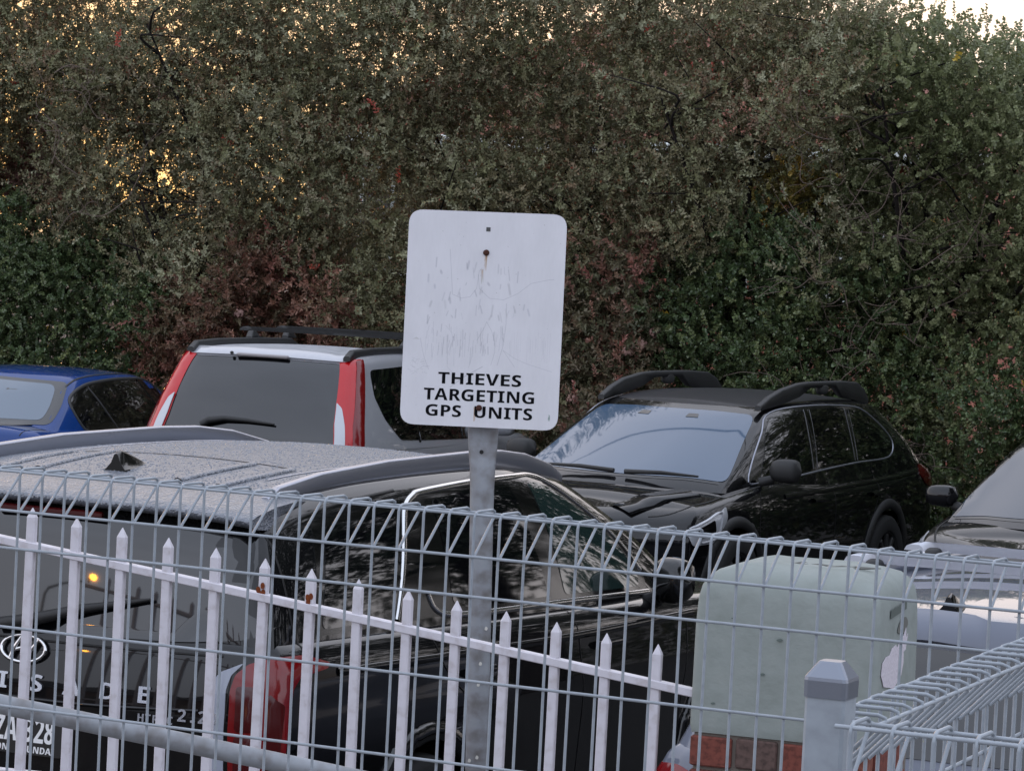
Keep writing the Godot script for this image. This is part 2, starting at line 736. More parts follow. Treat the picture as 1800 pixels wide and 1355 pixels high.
# ------------------------------------------------------------------ the place
func _ready() -> void:
	rng.seed = 4711
	view_and_light()
	materials()
	ground()
	house()
	hedge()
	reflected_trees()
	street_behind()
	black_suv(Vector3(-1.5908, 0, -11.0175), 0.42698)
	silver_suv(Vector3(-1.957, 0, -24.544), 0.3222)
	black_wagon(Vector3(0.3196, 0, -21.6435), 3.61531)
	blue_sedan(Vector3(-4.3164, 0, -25.0105), 0.32964)
	dark_hatch(Vector3(3.0686, 0, -19.8199), 3.57030)
	silver_wagon(Vector3(1.2176, 0, -9.9670), 0.44312)
	brick_pier()
	picket_fence()
	handrail()
	sign_post()
	wire_fences()
	street_lamp()
	overhead_cable()


func view_and_light() -> void:
	var cam := Camera3D.new()
	cam.name = "camera"
	add_child(cam)
	cam.position = Vector3(0, 2.5519, 0)
	cam.rotation_degrees = Vector3(-2.4266, 0, 2.9724)
	cam.fov = 13.1355
	cam.near = 0.1
	cam.far = 900
	cam.current = true
	var w := 512
	var h := 256
	var im := Image.create(w, h, false, Image.FORMAT_RGBF)
	var cl := FastNoiseLite.new()
	cl.seed = 9
	cl.frequency = 1.3
	cl.fractal_octaves = 4
	for j in h:
		var el := (0.5 - (j + 0.5) / h) * PI
		for i in w:
			var az := (i + 0.5) / w * TAU          # 0 ahead, growing to the right
			var d := absf(wrapf(az - deg_to_rad(-16.0), -PI, PI))
			var up := maxf(sin(el), 0.0)
			var zen := Vector3(0.90, 1.00, 1.22)
			var low := Vector3(1.27, 1.20, 1.23)
			var c := low.lerp(Vector3(1.0, 1.04, 1.18), smoothstep(0.9, 2.4, d)).lerp(zen, pow(up, 0.5))
			c += Vector3(0.45, 0.22, -0.05) * exp(-pow(d / 0.95, 2)) * exp(-up / 0.35)
			c += Vector3(0.8, -0.08, -0.92) * exp(-pow(d / 0.38, 2)) * exp(-up / 0.16)
			var dir := Vector3(cos(el) * sin(az), sin(el), -cos(el) * cos(az))
			var n := cl.get_noise_3d(dir.x, dir.y * 2.2, dir.z)
			c *= 1.0 + 0.16 * n
			if el < 0:
				c = Vector3(0.25, 0.25, 0.27)
			im.set_pixel(i, j, Color(c.x, c.y, c.z))
	var pan := PanoramaSkyMaterial.new()
	pan.panorama = ImageTexture.create_from_image(im)
	var sky := Sky.new()
	sky.sky_material = pan
	var env := Environment.new()
	env.background_mode = Environment.BG_SKY
	env.sky = sky
	env.ambient_light_source = Environment.AMBIENT_SOURCE_SKY
	env.tonemap_mode = Environment.TONE_MAPPER_LINEAR
	env.tonemap_exposure = 1.22
	env.sdfgi_enabled = true
	env.ssao_enabled = true
	env.ssil_enabled = true
	var we := WorldEnvironment.new()
	we.name = "environment"
	we.environment = env
	add_child(we)
	var sun := DirectionalLight3D.new()
	sun.name = "sun"
	add_child(sun)
	sun.light_color = Color(1.0, 0.74, 0.46)
	sun.light_energy = 0.35
	sun.light_angular_distance = 10
	sun.shadow_enabled = true
	sun.look_at_from_position(Vector3(-30, 4.4, -100), Vector3.ZERO)


func materials() -> void:
	M.rubber = mat(grey(0.13), 0.85)
	M.black_plastic = mat(grey(0.16), 0.6)
	M.glass_green = mat(Color(0.13, 0.19, 0.18), 0.03, 0.0, 0.72)
	M.glass = mat(Color(0.035, 0.04, 0.05), 0.03, 0.0, 0.72)
	M.gloss_black = mat(grey(0.06), 0.08, 0.0, 0.6)
	M.chrome = mat(grey(0.86), 0.16, 1.0)
	M.dark_line = mat(grey(0.04), 0.6)
	M.red_lens_bright = mat(Color(0.74, 0.06, 0.09), 0.14, 0.0, 0.6)
	M.red_lens = mat(Color(0.46, 0.03, 0.055), 0.12, 0.0, 0.6)
	M.red_lens.emission_enabled = false
	M.dark_red = mat(Color(0.27, 0.02, 0.035), 0.12, 0.0, 0.6)
	M.clear_lens = mat(Color(0.75, 0.76, 0.78), 0.15, 0.2, 0.6)
	M.grey_lens = mat(Color(0.60, 0.58, 0.58), 0.55, 0.0, 0.6)
	M.lamp_silver = mat(Color(0.78, 0.79, 0.82), 0.2, 0.7)
	M.amber = mat(Color(0.9, 0.4, 0.05), 0.2)
	M.galv = mat(Color(0.62, 0.65, 0.68), 0.58, 0.1)
	M.galv.albedo_texture = noise_tex(0.02, [[0.0, grey(0.86)], [0.45, grey(0.95)], [1.0, grey(1.0)]], 3)
	tri(M.galv, 3.0)
	M.galv.roughness_texture = noise_tex(0.03, [[0.0, grey(0.7)], [1.0, grey(1.0)]], 5, 3, 256)
	M.pole = mat(Color(0.60, 0.61, 0.625), 0.55, 0.2)
	M.pole.albedo_texture = noise_tex(0.012, [[0.0, Color(0.70, 0.67, 0.64)], [0.4, Color(0.86, 0.85, 0.85)], [0.62, Color(0.94, 0.95, 0.96)], [1.0, Color(1, 1, 1)]], 8, 5)
	tri(M.pole, 2.2)
	M.white_paint = mat(Color(0.83, 0.815, 0.84), 0.5)
	M.white_paint.albedo_texture = noise_tex(0.02, [[0.0, Color(0.84, 0.82, 0.8)], [0.4, Color(0.96, 0.96, 0.96)], [1.0, grey(1.0)]], 12, 5)
	tri(M.white_paint, 2.0)
	M.rust = mat(Color(0.58, 0.34, 0.18), 0.95)
	M.rust.albedo_texture = noise_tex(0.05, [[0.0, Color(0.5, 0.35, 0.3)], [1.0, Color(1, 0.9, 0.7)]], 14, 4, 256)
	tri(M.rust, 14.0)
	M.dark_rust = mat(Color(0.27, 0.15, 0.11), 0.95)
	M.silver_paint = mat(Color(0.71, 0.715, 0.735), 0.34, 0.15)
	M.silver_paint.clearcoat_enabled = true
	M.silver_paint.clearcoat = 1.0
	M.silver_paint.clearcoat_roughness = 0.04
	M.black_paint = car_paint(Color(0.05, 0.052, 0.06))
	M.wagon_paint = car_paint(Color(0.055, 0.057, 0.066))
	M.blue_paint = car_paint(Color(0.05, 0.22, 0.47))
	M.dark_paint = car_paint(Color(0.075, 0.075, 0.085))
	M.wagon_silver = car_paint(Color(0.42, 0.44, 0.49))
	M.cap_zinc = mat(Color(0.52, 0.54, 0.58), 0.36, 0.7)
	M.reflection_tone = car_paint(Color(0.62, 0.64, 0.69))  # light grey for the sky reflection painted beside the tail lamp
	# roofs wet with dew: thousands of droplets over dark paint
	M.dew = mat(Color(0.50, 0.52, 0.56), 0.3, 0.0, 0.7)
	M.dew.normal_enabled = true
	M.dew.normal_scale = 3.0
	var dn := noise_tex(0.05, [], 21, 2, 512, FastNoiseLite.TYPE_CELLULAR)
	dn.as_normal_map = true
	dn.bump_strength = 5.0
	M.dew.normal_texture = dn
	M.dew.albedo_texture = noise_tex(0.015, [[0.0, grey(0.75)], [1.0, grey(1.0)]], 22, 4)
	tri(M.dew, 3.4, false)
	M.drop = mat(Color(0.5, 0.52, 0.56), 0.08, 0.0, 0.8)
	M.dusty = mat(Color(0.215, 0.215, 0.235), 0.34, 0.0, 0.6)
	M.dusty.albedo_texture = noise_tex(0.03, [[0.0, grey(0.6)], [0.5, grey(0.85)], [1.0, grey(1.0)]], 23, 5)
	tri(M.dusty, 1.6, false)
	M.rail_silver = mat(Color(0.66, 0.67, 0.71), 0.34, 0.8)
	M.silver_roof = mat(Color(0.70, 0.705, 0.72), 0.6)
	M.silver_roof.albedo_texture = noise_tex(0.02, [[0.0, grey(0.8)], [1.0, grey(1.0)]], 24, 4, 256)
	tri(M.silver_roof, 1.2, false)
	M.bar_white = mat(Color(0.80, 0.81, 0.84), 0.3, 0.3)
	M.pillar_grey = mat(grey(0.32), 0.3)
	M.rail_black = mat(grey(0.2), 0.55)
	M.letter = mat(Color(0.80, 0.82, 0.86), 0.25, 0.8)
	M.plate_black = mat(grey(0.07), 0.4)
	M.print_white = mat(grey(0.93), 0.5)
	M.render_green = mat(Color(0.57, 0.592, 0.575), 0.8)
	M.render_green.albedo_texture = noise_tex(0.008, [[0.0, Color(0.90, 0.91, 0.90)], [0.5, Color(0.96, 0.97, 0.97)], [1.0, grey(1.0)]], 31, 5)
	M.render_green.normal_enabled = true
	var rn := noise_tex(0.022, [], 32, 5)
	rn.as_normal_map = true
	rn.bump_strength = 6.0
	M.render_green.normal_texture = rn
	M.render_green.normal_scale = 0.28
	tri(M.render_green, 2.6)
	for k in 4:
		var b := mat([Color(0.50, 0.27, 0.225), Color(0.45, 0.24, 0.21), Color(0.40, 0.32, 0.295), Color(0.54, 0.32, 0.26)][k], 0.9)
		b.albedo_texture = noise_tex(0.03, [[0.0, grey(0.55)], [0.5, grey(0.9)], [1.0, grey(1.0)]], 41 + k, 5, 256)
		tri(b, 6.0)
		M["brick%d" % k] = b
	M.mortar = mat(Color(0.46, 0.43, 0.40), 0.95)
	M.asphalt = mat(Color(0.21, 0.21, 0.215), 0.9)
	M.asphalt.albedo_texture = noise_tex(0.05, [[0.0, grey(0.6)], [1.0, grey(1.0)]], 51, 4)
	tri(M.asphalt, 0.8)
	M.concrete = mat(Color(0.56, 0.55, 0.54), 0.9)
	M.concrete.albedo_texture = noise_tex(0.02, [[0.0, grey(0.75)], [1.0, grey(1.0)]], 52, 5)
	tri(M.concrete, 0.7)
	M.bark = mat(Color(0.17, 0.135, 0.12), 0.95)
	M.bark.albedo_texture = noise_tex(0.03, [[0.0, grey(0.5)], [1.0, grey(1.0)]], 53, 4, 256)
	tri(M.bark, 2.0)
	M.twig = mat(Color(0.47, 0.41, 0.37), 0.95)
	M.leaf = mat(Color.WHITE, 0.42, 0.0, 0.5)
	M.leaf.vertex_color_use_as_albedo = true
	M.leaf.backlight_enabled = true
	M.leaf.backlight = grey(0.75)
	M.leaf_gloss = mat(Color.WHITE, 0.3, 0.0, 0.5)
	M.leaf_gloss.vertex_color_use_as_albedo = true
	M.leaf_gloss.backlight_enabled = true
	M.leaf_gloss.backlight = grey(0.3)

func car_paint(c: Color) -> StandardMaterial3D:
	var m := mat(c, 0.5, 0.0, 0.12)
	m.clearcoat_enabled = true
	m.clearcoat = 1.0
	m.clearcoat_roughness = 0.03
	return m


func ground() -> void:
	var pm := PlaneMesh.new()
	pm.size = Vector2(700, 700)
	struct("ground", pm, M.asphalt)
	# raised footpath that ends at the line of the picket fence
	var g := deg_to_rad(17.0)
	var e0 := W(-0.1 - 40 * cos(g), 0, 9.12 + 40 * sin(g))
	var e1 := W(-0.1 + 40 * cos(g), 0, 9.12 - 40 * sin(g))
	var top := PackedVector3Array([e0, e1, e1 + Vector3(0, 0, 60), e0 + Vector3(0, 0, 60)])
	var low := PackedVector3Array()
	var hi := PackedVector3Array()
	for p in top:
		low.append(p + Vector3(0, 0.004, 0))
		hi.append(p + Vector3(0, 0.95, 0))
	struct("footpath", loft([low, hi], true, true, false), M.concrete)


func hedge_depth(x: float) -> float:
	return 29.0 - 0.55 * (x + 0.4)


func house() -> void:
	# brick house seen in scraps through the hedge
	var t := thing("brick_house", "pinkish brick house with white trim glimpsed through gaps in the tall hedge", "house", W(0.6, 0, 37.6))
	t.rotation.y = -atan(0.55)
	var bm := mat(Color(0.72, 0.47, 0.40), 0.9)
	bm.albedo_texture = brick_picture()
	tri(bm, 1.0 / 0.96, false)
	obj("wall", cbox(Vector3(8.4, 3.7, 5.0), 0.01), bm, t, Vector3(0.6, 1.85, -2.5))
	var rm := mat(Color(0.62, 0.38, 0.30), 0.85)
	rm.albedo_texture = noise_tex(0.04, [[0.0, grey(0.6)], [1.0, grey(1.0)]], 61, 4, 256)
	tri(rm, 1.0)
	var e := 3.72
	var a := [Vector3(-3.9, e, 0.4), Vector3(5.1, e, 0.4), Vector3(5.1, e, -5.4), Vector3(-3.9, e, -5.4)]
	var r0 := Vector3(-0.9, 5.3, -2.5)
	var r1 := Vector3(2.1, 5.3, -2.5)
	var v := PackedVector3Array([a[0], a[1], a[2], a[3], r0, r1])
	obj("roof", mk(v, PackedInt32Array([0, 4, 1, 1, 4, 5, 1, 5, 2, 2, 5, 3, 3, 5, 4, 3, 4, 0, 0, 1, 2, 0, 2, 3]), false), rm, t)
	var white := mat(Color(0.86, 0.88, 0.86), 0.6)
	obj("gutter", cbox(Vector3(9.0, 0.16, 0.12), 0.02), white, t, Vector3(0.6, 3.66, 0.42))
	for x in [-2.35, -0.95, 1.7, 3.3]:
		var f := obj("window", cbox(Vector3(0.95, 1.3, 0.08), 0.01), white, t, Vector3(x, 2.75, 0.02))
		obj("pane", cbox(Vector3(0.36, 1.1, 0.02), 0.004), M.glass, f, Vector3(-0.21, 0, 0.045))
		obj("pane", cbox(Vector3(0.36, 1.1, 0.02), 0.004), M.glass, f, Vector3(0.21, 0, 0.045))

func brick_picture() -> ImageTexture:
	var im := Image.create(240, 172, false, Image.FORMAT_RGB8)
	im.fill(Color(0.80, 0.78, 0.74))
	for r in 8:
		for c in 5:
			var k := 0.78 + 0.22 * rng.randf()
			im.fill_rect(Rect2i(c * 60 + (30 if r % 2 else 0) - 30, r * 21 + 2, 57, 18), Color(k, k * 0.97, k * 0.95))
	return ImageTexture.create_from_image(im)


# ------------------------------------------------------------------ plants
# a shoot: a thin stem with leaves along it; leaf colours are in the vertices
func shoot(n: int, length: float, leaf: float, wide: float, tip_pale: float, spread: float, droop: float, sd: int, odd := Color.WHITE, odd_share := 0.0) -> ArrayMesh:
	var r := RandomNumberGenerator.new()
	r.seed = sd
	var v := PackedVector3Array()
	var nn := PackedVector3Array()
	var col := PackedColorArray()
	var idx := PackedInt32Array()
	var bend := Vector3(r.randf_range(-0.25, 0.25), 0, r.randf_range(-0.25, 0.25))
	var stem_c := Color(0.55, 0.45, 0.35)
	var pts := []
	for k in 4:
		var t := k / 3.0
		pts.append(Vector3(bend.x * t * t * length, t * length, bend.z * t * t * length))
	for k in 3:
		for s in 3:
			var a := TAU * s / 3
			var b := TAU * (s + 1) / 3
			var ra := 0.0024 * (1 - k * 0.25)
			var base := v.size()
			for q in [[k, a], [k, b], [k + 1, a], [k + 1, b]]:
				var o := Vector3(cos(q[1]), 0, sin(q[1]))
				v.append(pts[q[0]] + o * ra)
				nn.append(o)
				col.append(stem_c)
			idx.append_array([base, base + 2, base + 1, base + 1, base + 2, base + 3])
	for k in n:
		var t := 0.12 + 0.88 * (k + r.randf() * 0.6) / n
		var p := Vector3(bend.x * t * t * length, t * length, bend.z * t * t * length)
		var a := k * 2.4 + r.randf() * 0.8
		var out := Vector3(cos(a), 0, sin(a))
		var dir := (out * spread + Vector3.UP * (0.9 - droop * (1 - t)) * (0.55 + 0.9 * t * t)).normalized()
		var side := dir.cross(Vector3.UP.lerp(out, 0.3)).normalized()
		side = side.rotated(dir, r.randf_range(-0.6, 0.6))
		var up := side.cross(dir).normalized()
		var L := leaf * r.randf_range(0.65, 1.1) * (1.0 - 0.25 * t)
		var w := wide * r.randf_range(0.8, 1.15) * 0.5
		var g := r.randf_range(0.72, 1.18)
		var pale := tip_pale * pow(t, 2.5)
		var c := Color(g + pale * 1.5, g + pale * 1.35, g + pale * 1.3)
		if r.randf() < odd_share:
			c = odd * g
		var curl := r.randf_range(-0.1, 0.25)
		var base := v.size()
		var m1 := p + dir * L * 0.34
		var m2 := p + dir * L * 0.7 - up * L * curl * 0.35
		for q in [p, m1 + side * w + up * w * 0.35, m1 - side * w + up * w * 0.35, m2 + side * w * 0.8 + up * w * 0.25, m2 - side * w * 0.8 + up * w * 0.25, p + dir * L - up * L * curl]:
			v.append(q)
			col.append(c)
		nn.append_array([up, (up - side * 0.4).normalized(), (up + side * 0.4).normalized(), (up - side * 0.3 + dir * curl).normalized(), (up + side * 0.3 + dir * curl).normalized(), (up + dir * curl).normalized()])
		for q in [[0, 1, 2], [1, 3, 2], [2, 3, 4], [3, 5, 4]]:
			var g2 := (v[base + q[2]] - v[base + q[0]]).cross(v[base + q[1]] - v[base + q[0]])
			if g2.dot(up) < 0:
				idx.append_array([base + q[0], base + q[2], base + q[1]])
			else:
				idx.append_array([base + q[0], base + q[1], base + q[2]])
	var arr := []
	arr.resize(Mesh.ARRAY_MAX)
	arr[Mesh.ARRAY_VERTEX] = v
	arr[Mesh.ARRAY_NORMAL] = nn
	arr[Mesh.ARRAY_COLOR] = col
	arr[Mesh.ARRAY_INDEX] = idx
	var m := ArrayMesh.new()
	m.add_surface_from_arrays(Mesh.PRIMITIVE_TRIANGLES, arr)
	return m

func crown(parent: Node3D, called: String, meshes: Array, m: Material, places: Array, colors: Array) -> void:
	for k in meshes.size():
		var mine := []
		for i in places.size():
			if i % meshes.size() == k:
				mine.append(i)
		if mine.is_empty():
			continue
		var mm := MultiMesh.new()
		mm.transform_format = MultiMesh.TRANSFORM_3D
		mm.use_colors = true
		mm.mesh = meshes[k]
		mm.instance_count = mine.size()
		for i in mine.size():
			mm.set_instance_transform(i, places[mine[i]])
			mm.set_instance_color(i, colors[mine[i]])
		var o := MultiMeshInstance3D.new()
		o.name = called
		o.multimesh = mm
		o.material_override = m
		o.set_meta("kind", "stuff")
		parent.add_child(o, true)

func limb(path: Array, r0: float, r1: float, sides := 7) -> ArrayMesh:
	var p := smooth_path(path, 4)
	var rad := []
	for i in p.size():
		rad.append(lerpf(r0, r1, float(i) / (p.size() - 1)))
	return tube(p, rad, sides)

func pick(p: Array) -> Color:                            # [weight, colour, ...]
	var s := 0.0
	for i in range(0, p.size(), 2):
		s += p[i]
	var x := rng.randf() * s
	for i in range(0, p.size(), 2):
		x -= p[i]
		if x <= 0:
			return p[i + 1]
	return p[1]

const LEAF := 1.72
func lf(r: float, g: float, b: float) -> Color:
	return Color(r * LEAF, g * LEAF, b * LEAF)

func hedge() -> void:
	var olive := [[4.0, lf(0.146, 0.146, 0.074), 3.0, lf(0.168, 0.142, 0.084), 2.2, lf(0.19, 0.192, 0.112), 1.2, lf(0.26, 0.258, 0.17), 0.4, lf(0.16, 0.085, 0.055)],
		[1.0, lf(0.32, 0.07, 0.045)]]
	var dark := [[5.0, lf(0.050, 0.075, 0.031), 2.5, lf(0.076, 0.098, 0.04), 0.8, lf(0.125, 0.14, 0.055)], [1.0, lf(0.48, 0.33, 0.05)]]
	var red := [[3.0, lf(0.155, 0.078, 0.052), 2.0, lf(0.205, 0.09, 0.068), 2.6, lf(0.11, 0.09, 0.052), 0.6, lf(0.27, 0.15, 0.11)], [1.0, lf(0.32, 0.10, 0.08)]]
	var mixed := [[3.0, lf(0.09, 0.09, 0.05), 2.0, lf(0.12, 0.095, 0.06), 1.0, lf(0.24, 0.10, 0.08)], [1.0, lf(0.34, 0.13, 0.11)]]
	var light := [[3.0, lf(0.12, 0.14, 0.064), 3.0, lf(0.155, 0.17, 0.082), 1.5, lf(0.20, 0.21, 0.11)], [1.0, lf(0.5, 0.36, 0.07)]]
	var yellow := [[2.0, lf(0.25, 0.21, 0.06), 2.0, lf(0.16, 0.16, 0.06), 1.0, lf(0.36, 0.24, 0.06)], [1.0, lf(0.5, 0.22, 0.05)]]
	var purple := [[1.0, lf(0.17, 0.085, 0.07), 1.0, lf(0.13, 0.08, 0.065)], [1.0, lf(0.22, 0.09, 0.08)]]
	var long_leaf := []
	var round_leaf := []
	var thin_leaf := []
	for k in 5:
		long_leaf.append(shoot(17, 0.19, 0.043, 0.0165, 0.8, 0.9, 0.5, 100 + k, Color(1.9, 0.55, 0.5), 0.012))
		round_leaf.append(shoot(17, 0.17, 0.034, 0.025, 0.3, 1.2, 0.3, 200 + k, Color(5.0, 2.9, 0.9), 0.012))
		thin_leaf.append(shoot(16, 0.20, 0.060, 0.0185, 0.4, 0.7, 0.2, 300 + k, Color(1.8, 0.9, 0.8), 0.03))
	var kinds := [
		["olive_tree", "tall olive green shrub whose thin top lets golden evening light through", "tree", long_leaf, M.leaf, olive, -2.6],
		["olive_tree", "greyish green tree with scattered red leaves rising behind the white sign", "tree", long_leaf, M.leaf, olive, 0.2],
		["olive_tree", "dense olive tree crown above the black wagon with scraps of brick behind it", "tree", long_leaf, M.leaf, olive, 1.9],
		["twiggy_tree", "pale green tree with bare grey twigs sticking out, sky at its top", "tree", round_leaf, M.leaf, light, 3.4],
		["dark_shrub", "dark glossy green shrub behind the roof of the blue car", "shrub", round_leaf, M.leaf_gloss, dark, -4.1],
		["red_shrub", "reddish brown shrub with pale flower heads behind the silver off-roader", "shrub", thin_leaf, M.leaf, red, -2.35],
		["mixed_shrub", "brown and pink tipped shrub between the white sign and the black wagon", "shrub", thin_leaf, M.leaf, mixed, 0.95],
		["dark_hedge", "dark green clipped hedge with yellow leaves behind the black wagon", "hedge", round_leaf, M.leaf_gloss, dark, 2.6],
		["yellow_shrub", "small patch of yellowing foliage showing through the olive tree crown", "shrub", round_leaf, M.leaf, yellow, 2.35],
		["purple_shrub", "small purple brown shrub above the dark shrub at the edge of the hedge", "shrub", thin_leaf, M.leaf, purple, -4.75],
		["far_hedge", "long hedge running on beyond the dark hatchback", "hedge", round_leaf, M.leaf_gloss, dark, 8.0],
		["far_hedge", "tall olive hedge running on past the blue car", "hedge", long_leaf, M.leaf, olive, -10.0],
	]
	var places := []
	var colors := []
	for k in kinds:
		places.append([])
		colors.append([])
	var nz := FastNoiseLite.new()
	nz.seed = 77
	nz.frequency = 1.0
	nz.fractal_octaves = 3
	var count := 8400
	for c in count:
		var x := rng.randf_range(-7.5, 6.2)
		var y := rng.randf_range(0.15, 5.4)
		var n1 := nz.get_noise_2d(x * 0.9, y * 0.9)
		var n2 := nz.get_noise_2d(x * 1.6 + 40, y * 1.6)
		var bx := x + n2 * 0.5                              # ragged borders between the plants
		var by := y + n1 * 0.5
		var id := 0
		if bx < -1.25:
			id = 0
		elif bx < 1.15:
			id = 1
		elif bx < 2.7:
			id = 2
		else:
			id = 3
		if by < 2.62 - (bx + 4.8) * 0.30 and bx < -2.7 + (by - 1.4) * -0.3:
			id = 4
		if pow((bx + 2.35) / 0.95, 2) + pow((by - 1.45) / 0.85, 2) < 1:
			id = 5
		if pow((bx - 0.85) / 0.62, 2) + pow((by - 1.55) / 0.9, 2) < 1:
			id = 6
		if bx > 1.28 and bx < 2.95 and by < 2.55 or bx >= 2.95 and by < 1.9 and rng.randf() < 0.6:
			id = 7
		if pow((bx - 2.3) / 0.4, 2) + pow((by - 3.0) / 0.34, 2) < 1:
			id = 8
		if pow((bx + 4.8) / 0.4, 2) + pow((by - 2.85) / 0.3, 2) < 1:
			id = 9
		var t := pow(rng.randf(), 1.5)
		# how full the wall of leaves is here
		var p := 1.0
		if x < 0.4:
			p = clampf(1.0 - (y - 4.2 - n1 * 0.9) * 0.5, 0.45, 1.0)
		var top: float = 4.75 + n1 * 0.25
		if x > 2.5:
			top = 4.68 - maxf(0, x - 2.9) * 0.40 + n2 * 0.2
		elif x > 0.4:
			top = 5.0 + n1 * 0.3
		else:
			top = 5.5
		if y > top:
			continue
		if id <= 3 and y > 2.2:
			p *= 1.05 + 0.35 * n2
		if rng.randf() > p:
			continue
		if id <= 3 and x > -1.0 and t < 0.5 and y > 1.8 and y < 4.3 and nz.get_noise_2d(x * 0.8 + 23, y * 1.7 + 5) < -0.16:
			t = 0.35 + t                                     # hollows between the boughs
		var front := nz.get_noise_2d(x * 0.55 + 9, y * 0.7) * 0.75 + n2 * 0.2
		if id == 5 or id == 6:
			front -= 0.25
		if id == 4 or id == 7:
			front -= 0.3 * clampf((2.4 - y), 0, 1)
		if id <= 2 and y > 2.2:
			front -= 0.25
		if id == 8 or id == 9:
			front += 0.5
		var depth := hedge_depth(x) + front + t * 1.7
		var centre := W(x, y, depth)
		var tone := rng.randf_range(0.8, 1.2)
		var base := pick(kinds[id][5][0])
		for s in 16:
			var d := Vector3(rng.randfn(), rng.randfn() + 0.55, rng.randfn() + 0.7).normalized()
			var at := centre + Vector3(rng.randfn(), rng.randfn(), rng.randfn()) * 0.11 + d * 0.05
			var right := d.cross(Vector3(rng.randfn(), rng.randfn(), rng.randfn())).normalized()
			var sc := rng.randf_range(0.75, 1.2)
			var cc := base.lerp(pick(kinds[id][5][0]), 0.4)
			var rare := 0.002
			if rng.randf() < rare:
				cc = pick(kinds[id][5][1])
			cc *= tone
			places[id].append(Transform3D(Basis(right, d, right.cross(d)) * sc, at))
			colors[id].append(Color(cc.r, cc.g, cc.b))
	# the hedge goes on out of the picture, thinner
	for c in 1500:
		var x := rng.randf_range(5.6, 17.0)
		var y := rng.randf_range(0.2, clampf(4.9 - maxf(0, x - 8.2) * 0.6, 3.4, 4.9) + nz.get_noise_2d(x, 3) * 0.8)
		if nz.get_noise_2d(x * 1.2, y * 1.2 + 70) < -0.02 and y > 1.5:
			continue
		var centre := W(x, y, hedge_depth(x) + rng.randf() * 1.0)
		var base := pick(dark[0])
		for s in 8:
			var d := Vector3(rng.randfn(), rng.randfn() + 0.5, rng.randfn() + 0.5).normalized()
			var right := d.cross(Vector3(rng.randfn(), rng.randfn(), rng.randfn())).normalized()
			places[10].append(Transform3D(Basis(right, d, right.cross(d)) * rng.randf_range(1.2, 1.8), centre + Vector3(rng.randfn(), rng.randfn(), rng.randfn()) * 0.2))
			colors[10].append(base)
	for c in 1300:
		var x := rng.randf_range(-15.0, -7.3)
		var y := rng.randf_range(0.2, 5.0 + nz.get_noise_2d(x, 8) * 0.8)
		var centre := W(x, y, hedge_depth(x) + rng.randf() * 1.2 + nz.get_noise_2d(x * 0.6, y * 0.7) * 0.6)
		var base := pick(olive[0])
		for s in 9:
			var d := Vector3(rng.randfn(), rng.randfn() + 0.5, rng.randfn() + 0.5).normalized()
			var right := d.cross(Vector3(rng.randfn(), rng.randfn(), rng.randfn())).normalized()
			places[11].append(Transform3D(Basis(right, d, right.cross(d)) * rng.randf_range(1.1, 1.7), centre + Vector3(rng.randfn(), rng.randfn(), rng.randfn()) * 0.18))
			colors[11].append(base)
	for k in kinds.size():
		var kd: Array = kinds[k]
		var root := thing(kd[0], kd[1], kd[2], W(kd[6], 0, hedge_depth(kd[6]) + 0.9))
		for i in places[k].size():
			places[k][i].origin -= root.position
		var tall: bool = k <= 3
		if tall:
			obj("trunk", limb([Vector3(0, -0.1, 0), Vector3(0.05, 0.8, 0.05), Vector3(-0.05, 1.7, 0)], 0.13, 0.085), M.bark, root)
			for b in 9:
				var a := rng.randf_range(-1.4, 1.4)
				var hh := rng.randf_range(1.2, 1.75)
				var e := Vector3(sin(a) * rng.randf_range(0.7, 1.6), rng.randf_range(2.6, 4.4), rng.randf_range(-0.2, 0.9))
				var m := Vector3(e.x * 0.45 + rng.randf_range(-0.2, 0.2), lerpf(hh, e.y, 0.5), e.z * 0.7 + rng.randf_range(-0.1, 0.2))
				obj("limb", limb([Vector3(0, hh, 0), m, e], 0.038, 0.008, 6), M.bark, root)
				for q in 3:
					var f := m.lerp(e, rng.randf())
					obj("branch", limb([f, f + Vector3(rng.randf_range(-0.3, 0.3), 0.15, rng.randf_range(-0.1, 0.4)), f + Vector3(rng.randf_range(-0.7, 0.7), rng.randf_range(0.1, 0.6), rng.randf_range(0, 0.8))], 0.016, 0.004, 5), M.bark, root)
		else:
			for b in 4:
				obj("stem", limb([Vector3(b * 0.16 - 0.24, -0.1, 0), Vector3(b * 0.2 - 0.3, 0.7, 0.05), Vector3(b * 0.34 - 0.5, 1.5, 0.1)], 0.03, 0.01, 6), M.bark, root)
		crown(root, "crown" if tall else "foliage", kd[3], kd[4], places[k], colors[k])
